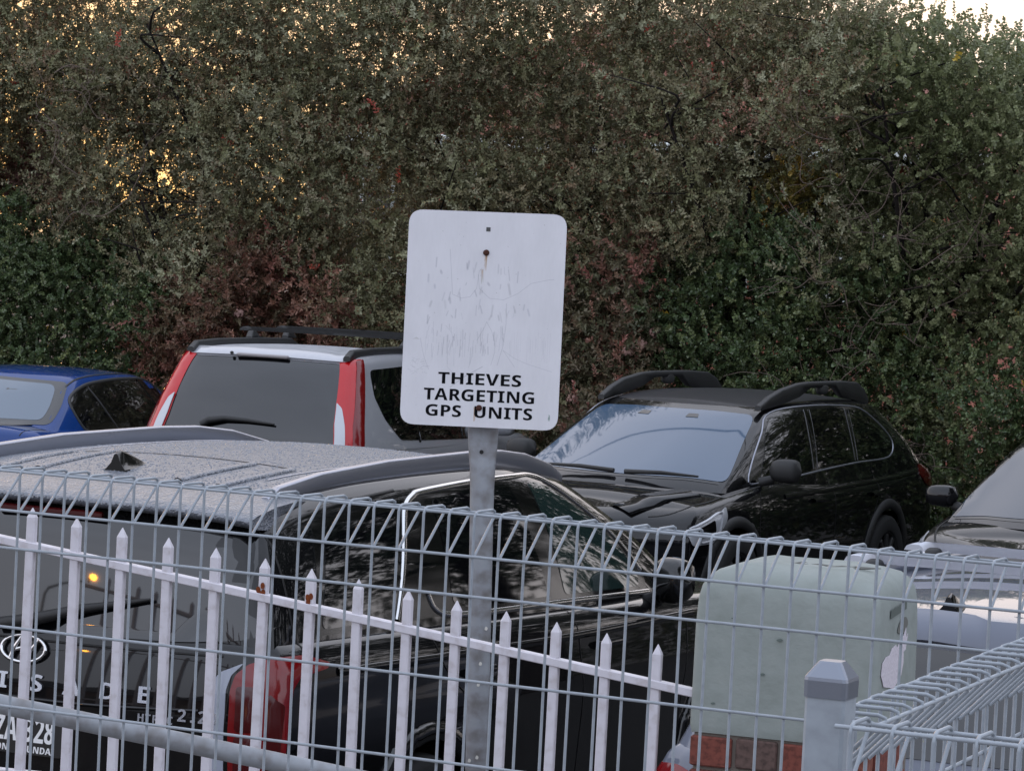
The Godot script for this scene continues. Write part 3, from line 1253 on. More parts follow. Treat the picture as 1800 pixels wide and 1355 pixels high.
		if k == 3 or k == 0:                                # bare twigs standing out of the leaves
			for b in (44 if k == 3 else 9):
				var s := Vector3(rng.randf_range(-1.1, 0.6), rng.randf_range(0.9, 3.6), rng.randf_range(0.7, 1.25)) if k == 3 else Vector3(rng.randf_range(-1.7, -0.6), rng.randf_range(2.6, 3.9), rng.randf_range(0.7, 1.1))
				s.z -= rng.randf() * 0.45
				var d := Vector3(rng.randf_range(-0.6, 0.6), rng.randf_range(-0.35, 0.7), rng.randf_range(0.0, 0.3))
				var b1 := Vector3(rng.randf_range(-0.1, 0.1), rng.randf_range(-0.1, 0.1), 0.02)
				var b2 := Vector3(rng.randf_range(-0.1, 0.1), rng.randf_range(-0.1, 0.1), 0.02)
				obj("twig", limb([s, s + d * 0.33 + b1, s + d * 0.66 + b2, s + d], 0.0055, 0.002, 5), M.twig, root)
				for q in 4:
					var f := s + d * lerpf(0.25, 0.95, q / 3.0) + (b1 + b2) * 0.5
					var e := Vector3(rng.randf_range(-0.3, 0.3), rng.randf_range(-0.12, 0.3), 0.05)
					obj("twig", limb([f, f + e * 0.5 + b2 * 0.4, f + e], 0.003, 0.0014, 4), M.twig, root)
		if k == 5 or k == 6:                                # flower heads
			var fm := mat(Color(0.68, 0.54, 0.50), 0.9)
			for b in 6:
				var v := PackedVector3Array()
				var idx := PackedInt32Array()
				for q in 46:
					var d := Vector3(rng.randfn(), rng.randfn() * 0.6 + 0.3, rng.randfn()).normalized()
					var o := d * rng.randf_range(0.03, 0.055)
					var s := d.cross(Vector3(rng.randfn(), 1, rng.randfn())).normalized() * 0.011
					var u := s.cross(d)
					var i := v.size()
					v.append_array([o - s - u, o + s - u, o + s + u, o - s + u])
					idx.append_array([i, i + 1, i + 2, i, i + 2, i + 3])
				var f := obj("flower_head", mk(v, idx, false), fm, root, Vector3(rng.randf_range(-0.7, 0.7), rng.randf_range(1.2, 1.9), 1.25) if k == 5 else Vector3(rng.randf_range(-0.5, 0.5), rng.randf_range(1.25, 2.1), 1.25))
				f.set_meta("kind", "stuff")


func reflected_trees() -> void:
	# the street trees beside the car park that its glossy cars mirror
	var lm := []
	for k in 2:
		lm.append(shoot(12, 0.5, 0.15, 0.07, 0.1, 1.0, 0.3, 400 + k))
	# [x, distance, middle of the crown, half width, half height, label]
	var spots := [[6.9, 18.2, 4.9, 2.7, 2.9, "tall broad street tree standing nearest to the dark hatchback"], [9.6, 20.8, 5.6, 2.8, 3.6, "tallest street tree, behind the one beside the dark hatchback"], [9.2, 15.2, 4.6, 2.6, 2.9, "street tree nearest to the footpath, beyond the silver wagon"], [5.9, 12.2, 4.3, 1.9, 2.3, "slim street tree at the footpath corner beside the silver wagon"], [12.5, 18.0, 5.2, 2.8, 3.2, "street tree farthest from the parked cars"], [5.7, 21.3, 4.3, 1.9, 2.1, "small street tree growing between the dark hatchback and the hedge"]]
	for s in spots:
		var t := thing("street_tree", s[5], "tree", W(s[0], 0, s[1]), "street trees beside the car park")
		obj("trunk", limb([Vector3(0, -0.1, 0), Vector3(0.1, 1.5, 0), Vector3(0, 3.2, 0.1)], 0.2, 0.13), M.bark, t)
		for b in 9:
			var a := TAU * b / 9
			obj("limb", limb([Vector3(0, 2.2 + 0.1 * b, 0), Vector3(cos(a) * 0.9, 3.8, sin(a) * 0.9), Vector3(cos(a) * s[3] * 0.8, s[2] + s[4] * rng.randf_range(-0.3, 0.6), sin(a) * s[3] * 0.8)], 0.08, 0.02, 6), M.bark, t)
		var pl := []
		var co := []
		for c in 190:
			var d := Vector3(rng.randfn(), rng.randfn(), rng.randfn()).normalized() * pow(rng.randf(), 0.4)
			var o: Vector3 = Vector3(0, s[2], 0) + d * Vector3(s[3], s[4], s[3])
			for q in 7:
				var u := Vector3(rng.randfn(), rng.randfn() + 0.3, rng.randfn()).normalized()
				var r := u.cross(Vector3(rng.randfn(), rng.randfn(), rng.randfn())).normalized()
				pl.append(Transform3D(Basis(r, u, r.cross(u)) * rng.randf_range(0.7, 1.1), o + Vector3(rng.randfn(), rng.randfn(), rng.randfn()) * 0.2))
				co.append(pick([3.0, Color(0.04, 0.06, 0.03), 2.0, Color(0.06, 0.075, 0.035)]))
		crown(t, "crown", lm, M.leaf, pl, co)


func street_behind() -> void:
	# unseen houses added behind the viewpoint to darken what the parked cars mirror
	var wall := mat(Color(0.30, 0.26, 0.25), 0.9)
	var roof := mat(Color(0.22, 0.21, 0.21), 0.85)
	for k in 6:
		var x := -45.0 + 12.0 * k
		var hgt: float = [4.6, 4.2, 4.4, 5.0, 4.0, 4.6][k]
		var t := thing("unseen_house", ["unseen brown brick house at the far end of the added row across the street", "second unseen brown brick house from the far end of the added row across the street", "unseen brown brick house added across the street, next to the tallest one", "tallest unseen brown brick house across the street, opposite the black suv", "lowest unseen house across the street, opposite the square fence post", "unseen brown brick house at the street corner beyond the lowest house"][k], "house", Vector3(x, 0, 15.5), "unseen houses added across the street")
		obj("wall", cbox(Vector3(10.5, hgt, 7.0), 0.02), wall, t, Vector3(0, hgt / 2, 3.5))
		var e := hgt
		var v := PackedVector3Array([Vector3(-5.6, e, -0.5), Vector3(5.6, e, -0.5), Vector3(5.6, e, 7.5), Vector3(-5.6, e, 7.5), Vector3(-2.5, e + 2.0, 3.5), Vector3(2.5, e + 2.0, 3.5)])
		obj("roof", mk(v, PackedInt32Array([0, 4, 1, 1, 4, 5, 1, 5, 2, 2, 5, 3, 3, 5, 4, 3, 4, 0, 0, 1, 2, 0, 2, 3]), false), roof, t)
		for q in [-3.2, 3.0]:
			obj("window", cbox(Vector3(1.6, 1.5, 0.1), 0.01), M.glass, t, Vector3(q, 2.5, -0.03))
		obj("door", cbox(Vector3(0.95, 2.1, 0.1), 0.01), M.black_plastic, t, Vector3(0.2, 2.0, -0.03))


# ------------------------------------------------------------------ cars
func v2(a: Array) -> Array:
	var o := []
	for i in range(0, a.size(), 2):
		o.append(Vector2(a[i], a[i + 1]))
	return o

func pv(a: Array) -> PackedVector2Array:
	return PackedVector2Array(v2(a))

func letters(sh: Shell, root: Node3D, s: String, called: String, x0: float, pitch: float, h: float, size: float, wide: float, m: Material, lift := 0.004) -> void:
	for i in s.length():
		if s[i] == " ":
			continue
		var tm := text_mesh(s[i], size, 0.004)
		var o := obj(called, tm, m, root)
		o.transform = on_shell(sh, "B", Vector2(x0 + pitch * i, h), lift)
		o.transform.basis = o.transform.basis * Basis.from_scale(Vector3(wide, 1, 1))

func black_suv(at: Vector3, yaw: float) -> void:
	var root := thing("parked_suv", "large black suv with dew covered roof and silver roof rails, nearest behind the fences", "suv", at, "cars parked behind the fences")
	root.rotation.y = -yaw
	var spec := {"L": 4.98, "paint": M.black_paint, "roof_paint": M.dew, "crown": 0.04, "hood_crown": 0.05,
		"holes": [Vector3(1.16, 0.38, 0.43), Vector3(4.06, 0.38, 0.43)],
		"tub": [
			{"h": [0.27, 0.25, 0.24], "ur": 0.12, "uf": 4.80, "w": 0.90, "rr": 0.2},
			{"h": [0.42, 0.42, 0.42], "ur": 0.02, "uf": 4.92, "w": 0.955, "rr": 0.2},
			{"h": [0.66, 0.66, 0.66], "ur": 0.0, "uf": 4.98, "w": 0.972, "rr": 0.2},
			{"h": [0.86, 0.86, 0.84], "ur": 0.02, "uf": 4.97, "w": 0.985, "rr": 0.2},
			{"h": [1.00, 0.99, 0.95], "ur": 0.03, "uf": 4.94, "w": 0.972, "rr": 0.19},
			{"h": [1.12, 1.09, 1.02], "ur": 0.05, "uf": 4.88, "w": 0.962, "rr": 0.18},
			{"h": [1.19, 1.14, 1.06], "ur": 0.07, "uf": 4.80, "w": 0.935, "rr": 0.17},
			{"h": [1.22, 1.165, 1.085], "ur": 0.10, "uf": 4.70, "w": 0.89, "rr": 0.16},
		],
		"cabin": [
			{"h": [1.13, 1.10, 1.08], "ur": 0.075, "uf": 3.98, "w": 0.925, "rr": 0.13, "rf": 0.16, "bf": 0.26, "br": 0.05, "tf": 0.91},
			{"h": [1.22, 1.17, 1.14], "ur": 0.09, "uf": 3.86, "w": 0.908, "rr": 0.13, "rf": 0.15, "bf": 0.25, "tf": 0.91},
			{"h": [1.40, 1.38, 1.36], "ur": 0.125, "uf": 3.44, "w": 0.868, "rr": 0.13, "rf": 0.15, "bf": 0.22, "tf": 0.90},
			{"h": [1.54, 1.56, 1.53], "ur": 0.16, "uf": 3.05, "w": 0.815, "rr": 0.14, "rf": 0.15, "bf": 0.18, "tf": 0.89},
			{"h": [1.60, 1.655, 1.60], "ur": 0.20, "uf": 2.86, "w": 0.775, "rr": 0.15, "rf": 0.15, "bf": 0.16, "tf": 0.89},
			{"h": [1.635, 1.685, 1.70, 1.69, 1.64], "ur": 0.24, "uf": 2.74, "w": 0.725, "rr": 0.15, "rf": 0.15, "bf": 0.14, "tf": 0.89, "crown": 0.01},
		]}
	var sh := car_body(root, spec)
	# spoiler over the tailgate, as wet as the roof
	var rows := []
	for k in 17:
		var v := -0.76 + 1.52 * k / 16
		var e := pow(absf(v) / 0.76, 2.0)
		var ring := PackedVector3Array()
		for q in [[0.62, 1.655], [0.45, 1.668], [0.30, 1.655], [0.17, 1.632], [0.13, 1.618], [0.125, 1.602], [0.15, 1.588], [0.32, 1.575], [0.62, 1.60]]:
			ring.append(Vector3(v * (1.0 if q[0] < 0.5 else 0.94), q[1] + 0.018 * (1 - e) - 0.012 * pow(e, 4), -(q[0] + 0.05 * e)))
		rows.append(ring)
	obj("spoiler", loft(rows), M.dew, root)
	obj("third_brake_light", cbox(Vector3(0.42, 0.022, 0.02), 0.005), M.dark_red, root, Vector3(0, 1.582, -0.155))
	# glass and its frames
	panel(sh, "rear_window", round_poly(v2([-0.86, 1.56, 0.86, 1.56, 0.885, 1.235, 0.6, 1.195, 0, 1.185, -0.6, 1.195, -0.885, 1.235]), 0.12), "B", 0.004, M.glass, root, false, 0.08)
	panel(sh, "pillar_trim", round_poly(v2([0.44, 1.215, 0.55, 1.585, 1.2, 1.625, 1.36, 1.645, 1.813, 1.66, 2.252, 1.662, 2.491, 1.652, 2.691, 1.60, 2.984, 1.48, 3.20, 1.357, 3.39, 1.21, 3.38, 1.16, 2.1, 1.19, 1.3, 1.215]), 0.03), "R", 0.002, M.gloss_black, root, true, 0.07)
	panel(sh, "quarter_window", round_poly(v2([0.48, 1.235, 0.62, 1.565, 1.14, 1.595, 1.00, 1.235]), 0.04), "R", 0.004, M.glass, root, true)
	panel(sh, "rear_door_window", round_poly(v2([1.46, 1.25, 1.44, 1.615, 1.75, 1.638, 2.16, 1.64, 2.30, 1.215, 1.6, 1.225]), 0.03), "R", 0.004, M.glass, root, true)
	panel(sh, "front_door_window", round_poly(v2([2.46, 1.21, 2.36, 1.635, 2.48, 1.63, 2.66, 1.585, 2.95, 1.465, 3.17, 1.34, 3.30, 1.235, 3.29, 1.18]), 0.03), "R", 0.004, M.glass_green, root, true)
	panel(sh, "windscreen", round_poly(v2([-0.72, 1.17, 0.72, 1.17, 0.62, 1.59, -0.62, 1.59]), 0.06), "F", 0.004, M.glass, root, false, 0.1)
	strip(sh, "window_trim", v2([1.015, 1.225, 1.07, 1.32, 1.19, 1.55, 1.235, 1.605, 1.31, 1.635, 1.40, 1.648, 1.813, 1.662, 2.252, 1.664, 2.491, 1.655, 2.691, 1.603, 2.984, 1.483, 3.20, 1.36, 3.36, 1.24]), 0.028, 0.009, "R", M.chrome, root, true)
	strip(sh, "belt_trim", v2([1.27, 1.30, 1.31, 1.245, 1.42, 1.215, 1.7, 1.20, 2.1, 1.19, 2.7, 1.175, 3.40, 1.15]), 0.026, 0.009, "R", M.chrome, root, true)
	# shut lines
	strip(sh, "panel_gap", v2([0.27, 1.60, 0.285, 1.45, 0.30, 1.25, 0.33, 1.17]), 0.012, 0.0005, "R", M.dark_line, root, true)
	strip(sh, "panel_gap", v2([0.28, 1.545, 0.5, 1.60, 0.8, 1.635, 1.2, 1.66]), 0.012, 0.0005, "R", M.dark_line, root, true)
	strip(sh, "panel_gap", v2([1.18, 1.21, 1.28, 1.05, 1.52, 0.86, 1.62, 0.6, 1.62, 0.4]), 0.007, 0.0005, "R", M.dark_line, root, true)
	strip(sh, "panel_gap", v2([2.42, 1.19, 2.47, 1.0, 2.50, 0.7, 2.48, 0.36]), 0.007, 0.0005, "R", M.dark_line, root, true)
	strip(sh, "panel_gap", v2([3.60, 1.15, 3.62, 1.0, 3.58, 0.7, 3.56, 0.36]), 0.007, 0.0005, "R", M.dark_line, root, true)
	strip(sh, "panel_gap", v2([-0.72, 1.165, -0.4, 1.16, 0, 1.158, 0.4, 1.16, 0.72, 1.165]), 0.008, 0.0005, "B", M.dark_line, root)
	strip(sh, "tailgate_crease", v2([-0.66, 0.985, -0.3, 0.968, 0.0, 0.965, 0.3, 0.968, 0.66, 0.985]), 0.012, 0.004, "B", M.black_paint, root)
	strip(sh, "shoulder_crease", v2([0.5, 1.10, 1.2, 1.085, 2.4, 1.06, 3.7, 1.05]), 0.03, 0.006, "R", M.black_paint, root, true)
	strip(sh, "wheel_arch_trim", arch(1.16, 0.38, 0.45), 0.075, 0.022, "R", M.gloss_black, root, true)
	strip(sh, "wheel_arch_trim", arch(4.06, 0.38, 0.45), 0.075, 0.022, "R", M.gloss_black, root, true)
	# lamps on the corners
	panel(sh, "tail_light", round_poly(v2([0.657, 1.147, 0.618, 1.110, 0.602, 1.058, 0.597, 0.93, 0.600, 0.80, 0.603, 0.66, 0.76, 0.66, 0.779, 0.911, 0.805, 1.068, 0.836, 1.103, 0.965, 1.118, 0.975, 1.135, 0.86, 1.170, 0.75, 1.172]), 0.012), "C", 0.006, M.red_lens, root, true, 0.03, 0.008)
	panel(sh, "tail_light_core", round_poly(v2([0.622, 1.075, 0.617, 0.93, 0.69, 0.93, 0.70, 1.075]), 0.015), "C", 0.016, M.dark_red, root, true, 0.02, 0.004)
	panel(sh, "tail_light_core", round_poly(v2([0.616, 0.915, 0.616, 0.72, 0.685, 0.72, 0.69, 0.915]), 0.015), "C", 0.016, M.dark_red, root, true, 0.02, 0.004)
	panel(sh, "tail_light_core", round_poly(v2([0.715, 1.06, 0.705, 0.70, 0.745, 0.70, 0.762, 1.02]), 0.01), "C", 0.016, M.dark_red, root, true, 0.02, 0.003)
	panel(sh, "painted_reflection", round_poly(v2([0.55, 1.075, 0.574, 1.115, 0.645, 1.150, 0.606, 1.108, 0.590, 1.058, 0.585, 0.93, 0.588, 0.66, 0.555, 0.66]), 0.012), "C", 0.004, M.reflection_tone, root, true, 0.03)  # pale patch on black bodywork: a sky reflection painted as colour
	for s in [-1, 1]:
		obj("roof_rail", box_rail([[0.42, 0.672 * s, 1.665, 1.62], [0.50, 0.672 * s, 1.698, 1.63], [0.80, 0.675 * s, 1.733, 1.66], [1.3, 0.68 * s, 1.758, 1.68], [2.0, 0.675 * s, 1.765, 1.68], [2.28, 0.668 * s, 1.760, 1.68], [2.54, 0.655 * s, 1.737, 1.66], [2.82, 0.64 * s, 1.685, 1.60], [2.95, 0.63 * s, 1.64, 1.57]], 0.036), M.rail_silver, root)
	# roof seams and the raised ribs beside the aerial
	for s in [-1, 1]:
		strip(sh, "roof_seam", v2([0.75, 0.50 * s, 1.3, 0.51 * s, 2.0, 0.50 * s, 2.6, 0.47 * s]), 0.010, 0.002, "T", M.rail_silver, root)
		strip(sh, "roof_rib", v2([0.52, 0.28 * s, 0.65, 0.285 * s, 0.80, 0.29 * s, 1.02, 0.295 * s]), 0.035, 0.010, "T", M.dew, root)
		strip(sh, "roof_rib", v2([0.52, 0.44 * s, 0.65, 0.445 * s, 0.80, 0.45 * s, 1.02, 0.45 * s]), 0.035, 0.010, "T", M.dew, root)
	# dew drops standing on the roof
	var dm := blob(Vector3(0.0028, 0.0014, 0.0028), 2.2, 7, 4)
	var drops := []
	var r := RandomNumberGenerator.new()
	r.seed = 31
	for k in 11000:
		var h := sh.hit("T", Vector2(r.randf_range(0.26, 2.75), r.randf_range(-0.64, 0.64)))
		if h.size():
			drops.append(Transform3D(Basis(Vector3.UP, r.randf() * TAU).scaled(Vector3.ONE * (0.5 + 1.1 * pow(r.randf(), 2.5))), h[0] + Vector3.UP * 0.0004))
	var mm := MultiMesh.new()
	mm.transform_format = MultiMesh.TRANSFORM_3D
	mm.mesh = dm
	mm.instance_count = drops.size()
	for k in drops.size():
		mm.set_instance_transform(k, drops[k])
	var dr := MultiMeshInstance3D.new()
	dr.name = "dew_drops"
	dr.multimesh = mm
	dr.material_override = M.drop
	dr.set_meta("kind", "stuff")
	root.add_child(dr, true)
	strip(sh, "sunroof_edge", v2([1.05, -0.42, 1.06, -0.2, 1.06, 0.2, 1.05, 0.42]), 0.012, 0.001, "T", M.dark_line, root)
	fin(root, 0.60, 1.705, 0.235, 0.072, 0.105, M.gloss_black)
	mirror_unit(sh, root, 3.30, 1.015, 1.215, Vector3(0.082, 0.10, 0.09), M.gloss_black, M.black_plastic)
	for u in [1.45, 2.62]:
		strip(sh, "door_handle", v2([u, 1.005, u + 0.1, 1.007, u + 0.22, 1.006]), 0.032, 0.03, "R", M.black_paint, root, true)
	# wiper
	obj("rear_wiper", tube([Vector3(-0.12, 1.20, -0.035), Vector3(0.02, 1.225, -0.04), Vector3(0.20, 1.275, -0.065), Vector3(0.44, 1.325, -0.10)], [0.020, 0.022, 0.017, 0.006], 6), M.black_plastic, root)
	# letters and badge on the tailgate
	letters(sh, root, "PALISADE", "tailgate_letter", -0.465, 0.1325, 1.018, 0.075, 1.35, M.letter)
	letters(sh, root, "HTRAC", "badge_letter", 0.46, 0.026, 0.945, 0.036, 1.1, M.letter)
	letters(sh, root, "2.2D", "badge_letter", 0.605, 0.036, 0.965, 0.055, 1.1, M.letter)
	var e := PackedVector2Array()
	var bt := on_shell(sh, "B", Vector2(0, 1.125), 0.012)
	var oval := []
	for k in 33:
		var a := TAU * k / 32
		oval.append(bt * Vector3(cos(a) * 0.085, sin(a) * 0.045, 0))
	obj("badge", tube(oval, 0.007, 6), M.chrome, root)
	for s in [-1.0, 1.0]:
		obj("badge", tube([bt * Vector3(s * 0.028 - 0.020, -0.038, 0), bt * Vector3(s * 0.034, 0.0, 0.003), bt * Vector3(s * 0.036 + 0.022, 0.038, 0)], [0.007, 0.009, 0.007], 6), M.chrome, root)
	obj("badge", tube([bt * Vector3(-0.034, -0.006, 0), bt * Vector3(0, 0.004, 0.003), bt * Vector3(0.034, 0.008, 0)], 0.007, 6), M.chrome, root)
	# number plate
	var pt := on_shell(sh, "B", Vector2(0, 0.85), 0.012)
	var plate_o := obj("number_plate", plate(round_poly(v2([-0.186, -0.067, 0.186, -0.067, 0.186, 0.067, -0.186, 0.067]), 0.01), 0.006), M.plate_black, root)
	plate_o.transform = pt
	for q in [["ZA", -0.035, 0.012, 0.088, 0.8], ["328", 0.095, 0.012, 0.088, 0.8], ["DON", -0.055, -0.050, 0.024, 1.3], ["HYUNDAI", 0.085, -0.050, 0.024, 1.3]]:
		var o := obj("plate_letters", text_mesh(q[0], q[3] * 1.25, 0.0016), M.print_white, plate_o, Vector3(q[1], q[2], 0.001))
		o.scale = Vector3(q[4] * 0.85, 1, 1)
	strip(sh, "bumper_trim", v2([-0.8, 0.62, -0.4, 0.61, 0, 0.61, 0.4, 0.61, 0.8, 0.62]), 0.03, 0.01, "B", M.rail_silver, root)
	for u in [1.16, 4.06]:
		for s in [-1, 1]:
			wheel(root, Vector3(0.875 * s, 0.375, -u), 0.375, s > 0, M.lamp_silver)

func arch(u: float, h: float, r: float) -> Array:
	var o := []
	for k in 13:
		var a := PI * (1.08 - 1.16 * k / 12)
		o.append(Vector2(u + cos(a) * r, h + sin(a) * r))
	return o

func fin(root: Node3D, u: float, h: float, length: float, tall: float, wide: float, m: Material) -> void:
	var rows := []
	for k in 9:                                     # shark fin aerial: high at the back, low in front
		var t := k / 8.0
		var x := u - 0.03 + length * t
		var top := tall * pow(1 - t, 0.9) if t > 0.12 else tall * (0.72 + 0.28 * t / 0.12)
		var w := wide * 0.5 * (1 - 0.55 * t)
		var ring := PackedVector3Array()
		for q in [[-1.0, 0.0], [-0.72, 0.16], [-0.36, 0.5], [-0.16, 0.92], [0.0, 1.0], [0.16, 0.92], [0.36, 0.5], [0.72, 0.16], [1.0, 0.0]]:
			ring.append(Vector3(q[0] * w, h - 0.012 + q[1] * (top + 0.012), -x))
		rows.append(ring)
	obj("aerial", loft(rows, true, true), m, root)


func silver_suv(at: Vector3, yaw: float) -> void:
	var root := thing("parked_suv", "silver off-roader seen from behind with upright red tail lights and black roof bars", "suv", at, "cars parked behind the fences")
	root.rotation.y = -yaw
	var spec := {"L": 4.63, "paint": M.silver_paint, "roof_paint": M.silver_roof, "crown": 0.03, "hood_crown": 0.04,
		"holes": [Vector3(0.93, 0.35, 0.39), Vector3(3.56, 0.35, 0.39)],
		"tub": [
			{"h": [0.30, 0.28, 0.28], "ur": 0.1, "uf": 4.5, "w": 0.84},
			{"h": [0.48, 0.48, 0.46], "ur": 0.0, "uf": 4.6, "w": 0.885},
			{"h": [0.75, 0.75, 0.72], "ur": 0.0, "uf": 4.63, "w": 0.91},
			{"h": [0.92, 0.90, 0.85], "ur": 0.03, "uf": 4.58, "w": 0.91},
			{"h": [1.02, 0.98, 0.92], "ur": 0.05, "uf": 4.5, "w": 0.89},
			{"h": [1.05, 1.01, 0.95], "ur": 0.08, "uf": 4.4, "w": 0.86},
		],
		"cabin": [
			{"h": [0.98, 0.95, 0.96], "ur": 0.03, "uf": 3.4, "w": 0.905, "rr": 0.19, "br": 0.04, "bf": 0.2},
			{"h": [1.08, 1.04, 1.04], "ur": 0.06, "uf": 3.27, "w": 0.885, "rr": 0.19, "br": 0.04, "bf": 0.2},
			{"h": [1.30, 1.27, 1.26], "ur": 0.16, "uf": 2.95, "w": 0.825, "rr": 0.18, "br": 0.04, "bf": 0.18},
			{"h": [1.50, 1.50, 1.47], "ur": 0.28, "uf": 2.62, "w": 0.765, "rr": 0.17, "br": 0.04, "bf": 0.15},
			{"h": [1.60, 1.61, 1.55], "ur": 0.36, "uf": 2.42, "w": 0.735, "rr": 0.16, "br": 0.04, "bf": 0.14},
			{"h": [1.64, 1.655, 1.59], "ur": 0.42, "uf": 2.32, "w": 0.685, "rr": 0.15, "br": 0.04, "bf": 0.13, "crown": 0.01},
		]}
	var sh := car_body(root, spec)
	panel(sh, "rear_window", round_poly(v2([-0.60, 1.592, 0, 1.606, 0.60, 1.592, 0.68, 1.25, 0.735, 0.99, -0.735, 0.99, -0.68, 1.25]), 0.03), "B", 0.004, M.glass, root, false, 0.08)
	panel(sh, "spoiler", round_poly(v2([-0.63, 1.598, 0, 1.612, 0.63, 1.598, 0.63, 1.645, 0, 1.665, -0.63, 1.645]), 0.02), "B", 0.02, M.silver_paint, root, false, 0.06, 0.0, 0.03)
	obj("third_brake_light", cbox(Vector3(0.42, 0.026, 0.03), 0.008), M.grey_lens, root, Vector3(-0.02, 1.622, -0.352))
	# upright lamps that run up the corners
	panel(sh, "tail_light", round_poly(v2([0.537, 0.98, 0.56, 1.15, 0.60, 1.3, 0.65, 1.46, 0.70, 1.62, 0.885, 1.63, 0.86, 1.46, 0.825, 1.3, 0.793, 1.15, 0.77, 0.98]), 0.02), "C", 0.008, M.red_lens_bright, root, true, 0.04, 0.012)
	panel(sh, "tail_light_dark", round_poly(v2([0.665, 0.99, 0.687, 1.15, 0.727, 1.3, 0.768, 1.46, 0.81, 1.61, 0.878, 1.62, 0.853, 1.46, 0.818, 1.3, 0.786, 1.15, 0.763, 0.99]), 0.008), "C", 0.022, M.red_lens, root, true, 0.03, 0.002)
	for k in 9:
		var y := 1.06 + k * 0.06
		var a := 0.56 + pow((y - 1.0) / 0.62, 1.3) * 0.13
		strip(sh, "lens_rib", v2([a + 0.055, y, a + 0.10, y + 0.002]), 0.008, 0.016, "C", M.red_lens, root, true, false, 2)
	panel(sh, "reversing_light", round_poly(v2([0.546, 1.0, 0.569, 1.16, 0.607, 1.31, 0.632, 1.27, 0.630, 1.15, 0.612, 1.0]), 0.01), "C", 0.0225, M.clear_lens, root, true, 0.03, 0.003)
	panel(sh, "side_window", round_poly(v2([0.62, 1.555, 0.60, 1.36, 0.72, 1.19, 0.96, 1.03, 1.5, 1.01, 2.5, 0.985, 3.15, 0.99, 2.75, 1.34, 2.45, 1.52, 1.6, 1.58]), 0.05), "R", 0.004, M.glass, root, true, 0.08)
	for u in [1.36, 2.34]:
		strip(sh, "door_pillar", v2([u, 1.0, u - 0.02, 1.3, u - 0.05, 1.57]), 0.05, 0.004, "R", M.gloss_black, root, true)
	panel(sh, "windscreen", round_poly(v2([-0.68, 1.07, 0.68, 1.07, 0.56, 1.53, -0.56, 1.53]), 0.06), "F", 0.004, M.glass, root, false, 0.1)
	obj("rear_wiper", tube([Vector3(-0.36, 1.10, -0.05), Vector3(-0.30, 1.135, -0.05), Vector3(-0.18, 1.155, -0.06), Vector3(0.0, 1.15, -0.065), Vector3(0.22, 1.135, -0.06)], [0.026, 0.026, 0.02, 0.016, 0.008], 6), M.black_plastic, root)
	obj("washer_jet", cbox(Vector3(0.022, 0.022, 0.03), 0.006), M.black_plastic, root, Vector3(-0.27, 1.632, -0.35))
	for s in [-1, 1]:
		obj("roof_rail", box_rail([[0.40, 0.63 * s, 1.655, 1.62], [0.50, 0.63 * s, 1.70, 1.63], [0.9, 0.63 * s, 1.712, 1.66], [1.7, 0.63 * s, 1.712, 1.66], [2.3, 0.61 * s, 1.70, 1.64], [2.5, 0.60 * s, 1.63, 1.58]], 0.055), M.rail_black, root)
	for u in [1.62, 2.36]:
		obj("roof_bar", box_rail([[u - 0.01, -0.72, 1.788, 1.762], [u, -0.69, 1.795, 1.762], [u, 0.0, 1.80, 1.766], [u, 0.69, 1.795, 1.762], [u + 0.01, 0.72, 1.788, 1.762]], 0.07), M.rail_black, root)
		for s in [-1, 1]:
			obj("bar_foot", box_rail([[u - 0.09, 0.64 * s, 1.72, 1.70], [u - 0.03, 0.65 * s, 1.765, 1.70], [u + 0.03, 0.65 * s, 1.765, 1.70], [u + 0.09, 0.64 * s, 1.72, 1.70]], 0.055), M.rail_black, root)
	strip(sh, "panel_gap", v2([-0.8, 0.955, 0, 0.95, 0.8, 0.955]), 0.012, 0.0005, "B", M.dark_line, root)
	mirror_unit(sh, root, 3.1, 0.97, 1.07, Vector3(0.11, 0.09, 0.08), M.silver_paint, M.black_plastic)
	for u in [0.93, 3.56]:
		for s in [-1, 1]:
			wheel(root, Vector3(0.80 * s, 0.345, -u), 0.345, s > 0, M.lamp_silver)


